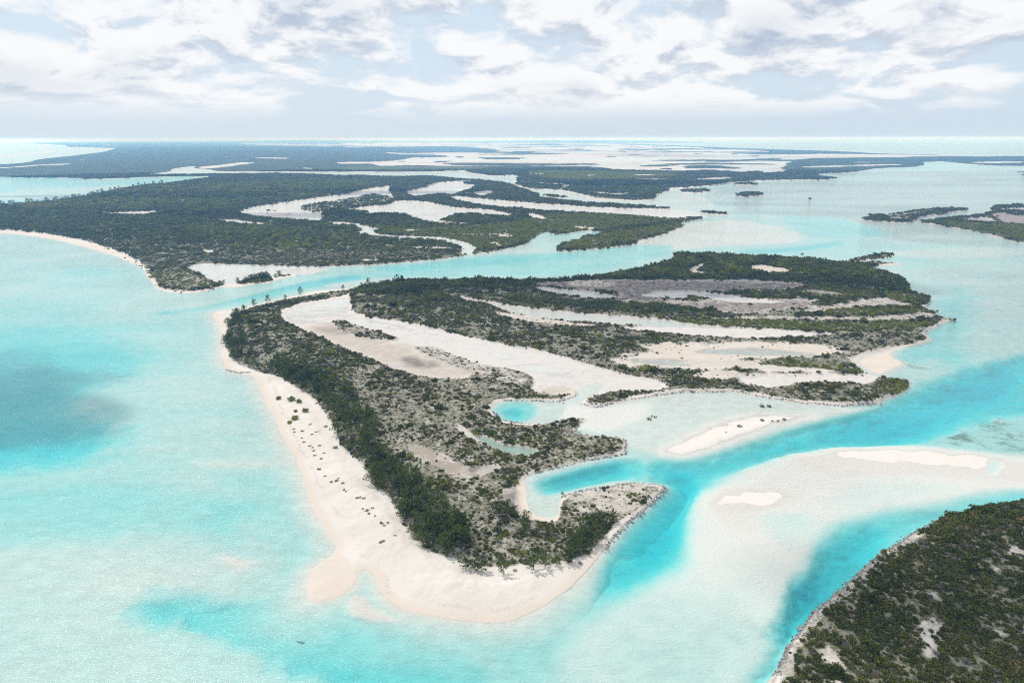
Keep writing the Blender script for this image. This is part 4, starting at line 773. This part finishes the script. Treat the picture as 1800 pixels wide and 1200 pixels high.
# ------------------------------------------------------------------ plants: where they grow
dR = np.gradient(ranges)[:, None] * np.ones((1, NA)); dA = np.gradient(azs)[None, :] * np.ones((NR, 1))
AREA = (np.abs(dR) * R2 * np.abs(dA)).ravel(); DRr = np.abs(dR).ravel(); DAz = np.abs(dA).ravel(); AZ = A2.ravel()
view = (np.abs(AZ) < math.radians(46)) & (RR > 90)
patch = fbm(X / 11, Y / 11, 91, 4); patch2 = fbm(X / 45, Y / 45, 95, 3); patch3 = fbm(X / 4.2, Y / 4.2, 97, 2)
def sow(dens, mask):
    lam = np.where(mask & view & (Z > 0.03), dens, 0) * AREA
    n = rng.poisson(np.minimum(lam, 60)); i = np.repeat(np.arange(N), n)
    r = RR[i] + (rng.random(len(i)) - .5) * DRr[i]; a = AZ[i] + (rng.random(len(i)) - .5) * DAz[i]
    return i, r * np.sin(a), r * np.cos(a)
def ground_z(x, y):
    """height of the ground sheet at a spot"""
    r = np.hypot(x, y); a = np.arctan2(x, y)
    fi = np.interp(r, ranges, np.arange(NR)); fj = np.interp(a, azs, np.arange(NA))
    i0 = np.clip(fi.astype(int), 0, NR - 2); j0 = np.clip(fj.astype(int), 0, NA - 2); u = fi - i0; v = fj - j0
    G = Z.reshape(NR, NA)
    return (G[i0, j0] * (1 - u) + G[i0 + 1, j0] * u) * (1 - v) + (G[i0, j0 + 1] * (1 - u) + G[i0 + 1, j0 + 1] * u) * v
def turn(n, tilt=.12): return np.stack([rng.normal(0, tilt, n), rng.normal(0, tilt, n), rng.uniform(0, 6.283, n)], 1)

near_islet = (OID == ISLET)
# scrub on the island
cov = np.clip(VEG, 0, 1)
growth = sstep(-.25, .35, patch + .55 * patch2 + .5 * patch3 + (cov - .55) * 2.2)
isl = ((OID == ISLAND) | (OID == BEACH) | (OID == FLAT)) & (RR < 1300) & (OLIVE < .5)
i1, x1, y1 = sow(0.85 * cov * (0.11 + growth ** 1.35), isl & (cov > .04))
rad1 = np.exp(rng.normal(-.12, .42, len(i1))) * (0.47 + .72 * cov[i1] ** 2) * (1 + .35 * sstep(300, 700, RR[i1]))
k1 = np.where(rng.random(len(i1)) < .24 * (1 - sstep(.8, .95, cov[i1])), rng.integers(5, 7, len(i1)), rng.integers(0, 5, len(i1)))
k1 = np.where((cov[i1] > .85) & (rng.random(len(i1)) < .8), rng.integers(7, 10, len(i1)), k1)
k1 = np.where((rng.random(len(i1)) < .12) & (patch2[i1] > -.1), rng.integers(10, 12, len(i1)), k1)
rad1 = rad1 * np.where((rng.random(len(i1)) < .07) & (cov[i1] < .8), 1.9, 1.0)
h1 = rad1 * rng.uniform(.75, 1.25, len(i1)) * np.where(cov[i1] > .85, 1.35, 1.0)
scatter_object('island_scrub', np.stack([x1, y1, ground_z(x1, y1) - .04], 1), np.stack([rad1, rad1, h1], 1), turn(len(i1)), k1)
# olive mangrove meadows, near and middle distance
i2, x2, y2 = sow(0.20 * (0.3 + growth) * sstep(.1, .6, cov), (OLIVE >= .5) & (RR < 1500) & (cov > .1))
rad2 = np.exp(rng.normal(.05, .3, len(i2))) * (1 + .8 * sstep(500, 1400, RR[i2]))
keep = rng.random(len(i2)) < 1 / (1 + 2.0 * sstep(500, 1400, RR[i2])); i2, x2, y2, rad2 = i2[keep], x2[keep], y2[keep], rad2[keep]
k2 = np.where(rng.random(len(i2)) < .75, rng.integers(10, 12, len(i2)), rng.integers(7, 10, len(i2)))
scatter_object('mangrove_meadow', np.stack([x2, y2, ground_z(x2, y2) - .05], 1), np.stack([rad2, rad2, rad2 * 1.1], 1), turn(len(i2), .05), k2)
# woods of the mainland and the far islands
ml = ((OID == MAINLAND) | (OID == FARISLE) | (OID == FLAT) | (OID == BEACH)) & (OLIVE < .5) & (RR < 3600)
dens3 = np.where(RR < 1000, .075, np.where(RR < 1900, .030, .0085)) * sstep(.05, .75, cov) * (0.25 + sstep(-.5, .2, patch2 + patch + (cov - .6) * 2))
i3, x3, y3 = sow(dens3, ml & (cov > .06) & ~((OID == FLAT) & (RR < 620)))
rad3 = np.exp(rng.normal(0, .28, len(i3))) * np.where(RR[i3] < 1000, 2.0, np.where(RR[i3] < 1900, 3.3, 6.2)) * (0.55 + .45 * cov[i3])
h3 = np.minimum(rad3 * 1.1, 4.6) * rng.uniform(.8, 1.25, len(i3))
dryp = DRY[i3] > .3
k3 = np.where(dryp & (rng.random(len(i3)) < .5), rng.integers(0, 7, len(i3)), rng.integers(7, 10, len(i3)))
k3 = np.where(rng.random(len(i3)) < np.clip(OLIVE[i3] * .9 + .35 * patch2[i3], 0, .7), rng.integers(10, 12, len(i3)), k3)
h3 = np.where(dryp, h3 * .6, h3)
scatter_object('mainland_woods', np.stack([x3, y3, ground_z(x3, y3) - .1], 1), np.stack([rad3, rad3, h3], 1), turn(len(i3), .05), k3)
# far olive meadows
i4, x4, y4 = sow(.012 * sstep(.1, .7, cov), (OLIVE >= .5) & (RR >= 1500) & (RR < 3600))
rad4 = np.exp(rng.normal(0, .25, len(i4))) * 4.2
scatter_object('far_mangrove_meadow', np.stack([x4, y4, ground_z(x4, y4) - .1], 1), np.stack([rad4, rad4, rad4 * .5], 1), turn(len(i4), .05), rng.integers(10, 12, len(i4)))
# near islet: shrubs; the 300 that show largest are things of their own
g5 = sstep(-.45, .25, patch + .4 * patch2 + .6 * patch3 + (cov - .6) * 2.0)
i5, x5, y5 = sow(1.25 * cov * (.14 + g5), near_islet & (cov > .05) & (RR < 700))
rad5 = np.exp(rng.normal(-.05, .36, len(i5))) * (0.55 + .42 * cov[i5])
rad5 = rad5 * np.where(rng.random(len(i5)) < .08, 1.7, 1.0)
k5 = np.where(rng.random(len(i5)) < .09, rng.integers(5, 7, len(i5)), rng.integers(0, 5, len(i5)))
h5 = rad5 * rng.uniform(.8, 1.3, len(i5)); z5 = ground_z(x5, y5) - .05; t5 = turn(len(i5))
def project(x, y, z):
    d = np.stack([x, y, z - H], -1); w = d @ np.array(vf)
    return 900 + F * (d @ np.array(cr)) / w, 600 - F * (d @ np.array(cu)) / w, w
def thing(name, label, cat, loc, group=None, rotz=0.0, scale=1.0):
    o = bpy.data.objects.new(name, None); col.objects.link(o); o.location = loc; o.rotation_euler = (0, 0, rotz); o.scale = (scale,) * 3 if isinstance(scale, (int, float)) else scale
    o.empty_display_size = .3; o['label'] = label; o['category'] = cat
    if group: o['group'] = group
    return o
def plant(name, src, label, cat, loc, scale, rot, group=None):
    o = bpy.data.objects.new(name, src.data); col.objects.link(o)
    o.location = loc; o.scale = scale; o.rotation_euler = rot; o['label'] = label; o['category'] = cat
    if group: o['group'] = group
    return o
u5, v5, w5 = project(x5, y5, z5 + h5 * .4)
inframe = (u5 > 4) & (u5 < 1796) & (v5 > 4) & (v5 < 1192)
big = np.where(inframe & (k5 < 5), rad5 / w5, -1); order = np.argsort(-big)[:300]; rest = np.ones(len(i5), bool); rest[order] = False
scatter_object('islet_scrub', np.stack([x5, y5, z5], 1)[rest], np.stack([rad5, rad5, h5], 1)[rest], t5[rest], k5[rest])
for j in order:
    plant('shrub', SHRUBS[k5[j] % 5], 'large rounded green shrub in the dense scrub of the near right islet', 'shrub', (x5[j], y5[j], z5[j]), (rad5[j], rad5[j], h5[j]), t5[j], 'shrubs on the near islet')

# ------------------------------------------------------------------ casuarinas, each a tree with trunk and crown
trunk_me = []; crown_me = []
for i, (tp, cp) in enumerate(pine_parts):
    t = mesh_object('trunk', *tp, M_bark, link=False, smooth=False); c = mesh_object('crown', *cp, M_pine, link=False, smooth=False)
    trunk_me.append(t.data); crown_me.append(c.data)
def casuarina(x, y, h, label, group=None, kind=None, wide=1.0):
    k = int(rng.integers(0, 5)) if kind is None else kind
    z = float(ground_z(np.array([x]), np.array([y]))[0]) - .05
    t = thing('casuarina_tree', label, 'tree', (x, y, z), group, float(rng.uniform(0, 6.28)), (h * wide, h * wide, h))
    for nm, me in (('trunk', trunk_me[k]), ('crown', crown_me[k])):
        o = bpy.data.objects.new(nm, me); col.objects.link(o); o.parent = t
    return t
def in_poly(pts, n, mind):
    """n spots inside a patch of the photograph's ground, no two closer than mind metres"""
    poly = unproject([p[0] for p in pts], [p[1] for p in pts]); lo, hi = poly.min(0), poly.max(0); out = []
    for _ in range(n * 60):
        p = lo + rng.random(2) * (hi - lo)
        if signed_dist(poly, np.array([p[0]]), np.array([p[1]]))[0] < .3: continue
        if any((p[0] - q[0]) ** 2 + (p[1] - q[1]) ** 2 < mind * mind for q in out): continue
        out.append((float(p[0]), float(p[1])))
        if len(out) >= n: break
    return out
GROVE_UP = [(398, 567), (394, 607), (410, 636), (455, 652), (480, 643), (447, 630), (433, 595), (438, 552), (418, 551)]
GROVE_MID = [(470, 655), (493, 662), (517, 678), (542, 697), (565, 717), (585, 747), (599, 787), (645, 826), (667, 800), (662, 760), (636, 730), (628, 703), (600, 688), (575, 668), (530, 650), (490, 640)]
GROVE_LOW = [(645, 826), (652, 853), (688, 879), (709, 917), (732, 960), (777, 976), (835, 975), (830, 945), (793, 917), (777, 885), (740, 852), (700, 828), (668, 802)]
for x, y in in_poly(GROVE_UP, 46, 2.2): casuarina(x, y, rng.uniform(4.5, 8), 'dark green casuarina in the grove behind the sandy north-west corner of the island', 'casuarinas at the north-west corner', wide=1.15)
for x, y in in_poly(GROVE_MID, 92, 2.4): casuarina(x, y, rng.uniform(5, 8), 'dark bushy casuarina in the upper grove along the western beach', 'casuarinas of the upper beach grove', wide=1.3)
for x, y in in_poly(GROVE_LOW, 92, 2.2): casuarina(x, y, rng.uniform(4.5, 7.5), 'dark bushy casuarina in the lower grove where the beach widens', 'casuarinas of the lower beach grove', wide=1.3)
for x, y in in_poly([(1010, 985), (1040, 968), (1065, 945), (1085, 915), (1060, 905), (1030, 925), (1010, 950), (985, 985)], 22, 2.2): casuarina(x, y, rng.uniform(3.5, 6), 'green casuarina on the rocky eastern shore of the island point', 'casuarinas on the eastern point', wide=1.3)
for x, y in in_poly([(860, 905), (900, 890), (925, 915), (985, 935), (980, 960), (930, 950), (880, 930)], 18, 2.6): casuarina(x, y, rng.uniform(2.5, 4.5), 'low spreading green casuarina behind the small cove beach', 'casuarinas behind the cove', wide=1.6)
for (px, py, h, lb) in [(470, 532, 8, 'slim casuarina standing first in the row on the north shore'), (447, 540, 7, 'casuarina at the north-west tip beside the dense grove'), (502, 527, 4.5, 'short casuarina between the two tall ones on the north shore'), (528, 519, 8.5, 'tallest slender casuarina on the north shore beside the strait'), (647, 502, 8, 'bare looking lone casuarina farthest along the north shore'), (603, 510, 5, 'small casuarina among the dark bushes of the north shore'),
    (886, 1010, 6.5, 'lone bright green casuarina at the lowest edge of the scrub above the beach'), (847, 1004, 5.5, 'green casuarina with a shadow at the right of the low beach cluster'), (818, 1000, 4.5, 'small casuarina at the left of the low beach cluster'), (835, 1003, 4.0, 'sapling casuarina in the middle of the low beach cluster'), (938, 1003, 7.5, 'broad casuarina by the beach with a long shadow on the sand'), (958, 1000, 5.5, 'casuarina just right of the broad one above the beach'), (1000, 990, 5.5, 'round casuarina at the right end of the beach'), (978, 996, 4.0, 'small casuarina between the broad and the round one above the beach')]:
    x, y = pt(px, py); casuarina(x, y, h, lb, 'lone casuarinas along the shore', wide=(1.25 if h > 5 else 1.5) * (.75 if py < 600 else 1))
for (px, py, h) in [(418, 498, 5), (432, 496, 5), (440, 494, 6), (446, 493, 6.5), (452, 492, 7), (458, 491.5, 7), (463, 491, 7.5), (468, 491, 7.5), (473, 491, 6), (449, 494, 6), (461, 493, 6.5), (436, 496.5, 4.5), (484, 488, 4), (491, 485.5, 5.5)]:
    x, y = pt(px, py); casuarina(x, y, h, 'casuarina on the narrow sand spit across the strait', 'casuarinas on the sand spit', wide=1.5)
# the row of trees on the far shore of the headland
for k in range(46):
    t = k / 45; px = -2 + 290 * t + rng.normal(0, 1.2); py = np.interp(px, [-10, 50, 117, 167, 200, 250, 300], [363.5, 359.5, 352.5, 343.7, 336.7, 328.2, 324])
    if rng.random() < .12: continue
    x, y = pt(px, py); casuarina(x, y, rng.uniform(6, 13), 'tall dark casuarina in the row on the far bay shore', 'casuarinas along the far bay', wide=1.3)

# ------------------------------------------------------------------ bushes that stand alone
BUSH = make_shrub('bush', 401, M_bright, flat=.9, nb=9, per=26, size=.15); BUSH2 = make_shrub('bush', 402, M_bright, flat=.7, nb=7, per=24, size=.16)
DARKB = make_clump('bush', 403, M_wood_leaf); CREEP = make_shrub('creeper', 404, M_scrub, flat=.35, nb=8, per=14, size=.16, spread=.7)
def stand(src, name, px, py, r, h, label, cat, group=None):
    x, y = pt(px, py); z = float(ground_z(np.array([x]), np.array([y]))[0])
    return plant(name, src, label, cat, (x, y, max(z, -.1) - .04), (r, r, h), (0, 0, rng.uniform(0, 6.28)), group)
for px, py, r, lb in [(490, 703, 1.5, 'yellow green bush nearest the water on the western beach'), (513, 707, 2.0, 'largest yellow green bush on the western beach'), (526, 712, 1.5, 'yellow green bush right beside the largest beach bush'), (537, 726, 1.6, 'upright yellow green bush farthest from the water on the beach'), (520, 725, 1.2, 'sparse low bush in the middle of the beach bushes'), (519, 739, 1.8, 'spreading yellow green bush lowest of the beach bushes'), (509, 745, 1.4, 'small bush at the seaward foot of the lowest beach bush')]:
    stand(BUSH if r > 1.4 else BUSH2, 'beach_bush', px, py, r * 1.35, r * 1.5, lb, 'bush', 'bushes on the western beach')
for px, py, r, lb in [(1141, 737, 1.5, 'dark mangrove bush alone in the middle of the pale sand flat'), (1152, 733, 1.0, 'small mangrove bush just right of the lone dark one on the flat'), (1146, 731, .8, 'smallest mangrove bush behind the lone dark one on the flat'), (1340, 714, 1.7, 'left half of the long mangrove bush near the rocky lagoon shore'), (1352, 714, 1.6, 'right half of the long mangrove bush near the rocky lagoon shore'), (1340, 739, 1.3, 'low bush at the left end of the row on the sandbar'), (1357, 740, .8, 'small bush in the row on the sandbar'), (1367, 740, .9, 'second small bush in the row on the sandbar'), (1378, 738, 1.3, 'bush at the right end of the row on the sandbar'), (1300, 750, 1.3, 'brownish bush alone on the lower sandbar'), (1276, 760, .5, 'tiny plant lowest on the sandbar'), (991, 708, .6, 'tiny bush at the mouth of the round turquoise pool'), (1059, 764, .5, 'tiny bush on the edge of the lagoon arm'), (989, 866, .9, 'small dark bush at the inner corner of the cove'),
    (1559, 982, 2.4, 'dark round bush standing alone on the rocky edge of the near islet'), (1674, 563, 3.0, 'dark bush at the eastern tip of the island'), (1642, 551, 3.5, 'dark mangrove patch in the water off the eastern shore'), (1410, 447, 2.4, 'tiny mangrove in the shallows north of the island'), (390, 497, 4.0, 'dark bush at the root of the sand spit'), (1424, 351, 5, 'lone mangrove islet speck far out in the lagoon')]:
    stand(DARKB, 'mangrove_bush', px, py, r, r * .95, lb, 'bush', 'bushes standing alone')
DEAD = make_twiggy('dead_bush', 450)
for px, py, r, lb in [(573, 752, 1.6, 'grey leafless bush lying on the sand at the upper edge of the beach'), (590, 790, 2.0, 'bare grey bush against the foot of the dark grove'), (557, 712, 1.3, 'grey dead branches beside the grove above the beach bushes'), (547, 750, .9, 'small grey branch lying flat on the beach'), (905, 1005, 1.2, 'grey dead twigs on the sand between the lone casuarinas'), (1020, 992, 1.3, 'grey dead branches at the right end of the beach')]:
    stand(DEAD, 'dead_bush', px, py, r, r * .8, lb, 'bush', 'dead bushes on the beach')
for px, py in [(517, 756), (518, 761), (532, 760), (544, 751), (549, 767), (556, 764), (560, 763), (531, 772), (535, 779), (545, 787), (550, 790), (552, 795), (554, 803), (565, 809), (562, 787), (570, 800), (559, 826), (562, 827), (572, 839), (583, 850), (595, 845), (603, 855), (606, 866), (609, 870), (627, 882), (632, 881), (640, 882), (638, 899), (646, 902), (649, 908), (655, 898), (660, 913), (673, 925), (676, 929), (682, 924), (670, 924), (670, 960), (674, 958), (695, 948), (592, 849)]:
    stand(CREEP, 'creeping_plant', px, py, rng.uniform(.5, 1.15), rng.uniform(.6, 1.0), 'small dark creeping plant on the bare sand of the western beach', 'plant', 'creeping plants on the beach')

# ------------------------------------------------------------------ rocks along the hard shores
def along(pts, step):
    P = unproject([p[0] for p in pts], [p[1] for p in pts]); out = []
    for a, b in zip(P[:-1], P[1:]):
        n = max(1, int(np.hypot(*(b - a)) / step)); out += [a + (b - a) * (k + rng.random()) / n for k in range(n)]
    return np.array(out)
shore = [along([(1365, 1190), (1387, 1140), (1420, 1092), (1450, 1062), (1490, 1027), (1530, 992), (1560, 967), (1600, 942), (1655, 914)], .16),
 along([(1400, 1140), (1440, 1090), (1500, 1040), (1560, 985), (1600, 955)], .35),
 along([(1022, 709), (1047, 716), (1100, 703), (1167, 692.5), (1200, 688.5), (1300, 688.5), (1347, 698), (1413, 708.5), (1483, 713), (1547, 709)], .4),
 along([(866, 722), (880, 737), (925, 745), (960, 746), (990, 737), (1025, 737), (1012, 752), (1018, 763), (1098, 771), (1100, 797), (1060, 803), (1020, 811), (940, 831)], .4),
 along([(985, 873), (1040, 859), (1120, 849), (1165, 853), (1171, 858), (1140, 889), (1110, 914), (1085, 938), (1063, 962)], .3),
 along([(880, 704), (930, 703), (977, 706), (1013, 696)], .5), along([(398, 650), (420, 655), (440, 655)], .15), along([(275, 495), (285, 507), (310, 512), (360, 511)], .5)]
Pk = np.concatenate(shore); Pk = Pk + rng.normal(0, .55, Pk.shape); zk = ground_z(Pk[:, 0], Pk[:, 1])
sk = np.exp(rng.normal(-1.05, .45, len(Pk)))
scatter_object('shore_rocks', np.column_stack([Pk, np.maximum(zk, -.1)]), np.stack([sk * 1.3, sk, sk * .8], 1), turn(len(Pk), .3), rng.integers(17, 20, len(Pk)))
# line of dry seaweed at the high-water mark
wl = along([(470, 660), (483, 687), (490, 713), (507, 740), (520, 767), (537, 807), (557, 840), (567, 867), (580, 890), (603, 917), (623, 950), (637, 980), (663, 987), (680, 1013), (687, 1040), (713, 1053), (750, 1060), (817, 1075), (867, 1077), (917, 1063), (967, 1037)], .09)
wl = wl[fbm(wl[:, 0] / 6, wl[:, 1] / 6, 205, 3) > -.05]; wl = wl + fbm(wl[:, :1] / 9, wl[:, 1:] / 9, 207, 3) * 1.6 + rng.normal(0, .55, wl.shape); wz = ground_z(wl[:, 0], wl[:, 1])
V, Fc = [], []
for (x, y), z in zip(wl, wz):
    a = rng.uniform(0, 6.28); ln = rng.uniform(.05, .17); wd = ln * rng.uniform(.3, .6); hh = rng.uniform(.04, .1); b = len(V); c, s = math.cos(a), math.sin(a)
    V += [(x - c * ln, y - s * ln, z), (x + s * wd, y - c * wd, z), (x + c * ln, y + s * ln, z), (x - s * wd, y + c * wd, z), (x, y, z + hh)]
    Fc += [(b, b + 1, b + 4), (b + 1, b + 2, b + 4), (b + 2, b + 3, b + 4), (b + 3, b, b + 4)]
wr = mesh_object('seaweed_line', np.array(V), np.array(Fc), M_wrack, smooth=False); wr['kind'] = 'stuff'

# ------------------------------------------------------------------ haze
def haze():
    x0, x1, y0, y1, z0, z1 = -75000, 75000, -600, 75000, -12, 172
    v = np.array([(x, y, z) for z in (z0, z1) for y in (y0, y1) for x in (x0, x1)], float)
    f = np.array([(0, 2, 3, 1), (4, 5, 7, 6), (0, 1, 5, 4), (2, 6, 7, 3), (0, 4, 6, 2), (1, 3, 7, 5)])
    mt = new_mat('sea_air'); g = NT(mt); pv = g.nd('ShaderNodeVolumePrincipled')
    pv.inputs['Color'].default_value = (0.19, 0.48, 1.0, 1); pv.inputs['Absorption Color'].default_value = (1, 1, 1, 1); pv.inputs['Density'].default_value = 1.15e-4; pv.inputs['Anisotropy'].default_value = 0.25
    o = g.nd('ShaderNodeOutputMaterial'); g.put(o.inputs['Volume'], pv.outputs[0])
    h = mesh_object('haze', v, f, mt, smooth=False); h['kind'] = 'stuff'
haze()

# ------------------------------------------------------------------ fair-weather clouds overhead, whose shadows drift over land and sea
def cloud_mesh(seed):
    import bmesh
    bm = bmesh.new(); bmesh.ops.create_icosphere(bm, subdivisions=5, radius=1)
    V = np.array([v.co[:] for v in bm.verts])
    n = fbm(V[:, 0] * 1.6 + V[:, 2] * .7 + seed * 13.7, V[:, 1] * 1.6 - V[:, 2] * .9, 400 + seed, 5)
    n2 = 1 - np.abs(fbm(V[:, 0] * 3.1 + seed, V[:, 1] * 3.1 + V[:, 2] * 2.3, 500 + seed, 4))
    P = V * (1 + .75 * n + .22 * (n2 - .6))[:, None]; P[:, 2] = np.where(P[:, 2] < 0, P[:, 2] * .25, P[:, 2])
    for v, p in zip(bm.verts, P): v.co = p
    for f in bm.faces: f.smooth = True
    me = bpy.data.meshes.new('cloud'); bm.to_mesh(me); bm.free(); return me
M_cloud = new_mat('cloud_droplets'); _g = NT(M_cloud); _pv = _g.nd('ShaderNodeVolumePrincipled'); _pv.inputs['Color'].default_value = (1, 1, 1, 1); _pv.inputs['Density'].default_value = 0.022; _pv.inputs['Anisotropy'].default_value = 0.5
_o = _g.nd('ShaderNodeOutputMaterial'); _g.put(_o.inputs['Volume'], _pv.outputs[0])
CLOUD_Z = 950.0
for k, (px, py, rx, ry, th) in enumerate([(-150, 690, 120, 85, 50), (1700, 1110, 62, 54, 34), (1330, 500, 150, 42, 70), (1010, 500, 170, 55, 60), (230, 345, 420, 90, 90), (440, 378, 260, 45, 80), (620, 338, 330, 90, 90), (1060, 324, 420, 110, 90)]):
    me = cloud_mesh(k); me.materials.append(M_cloud)
    x, y = pt(px, py); s = CLOUD_Z / to_sun.z
    o = bpy.data.objects.new('cloud', me); col.objects.link(o); o.location = (x + to_sun.x * s, y + to_sun.y * s, CLOUD_Z); o.scale = (rx, ry, th); o['kind'] = 'structure'
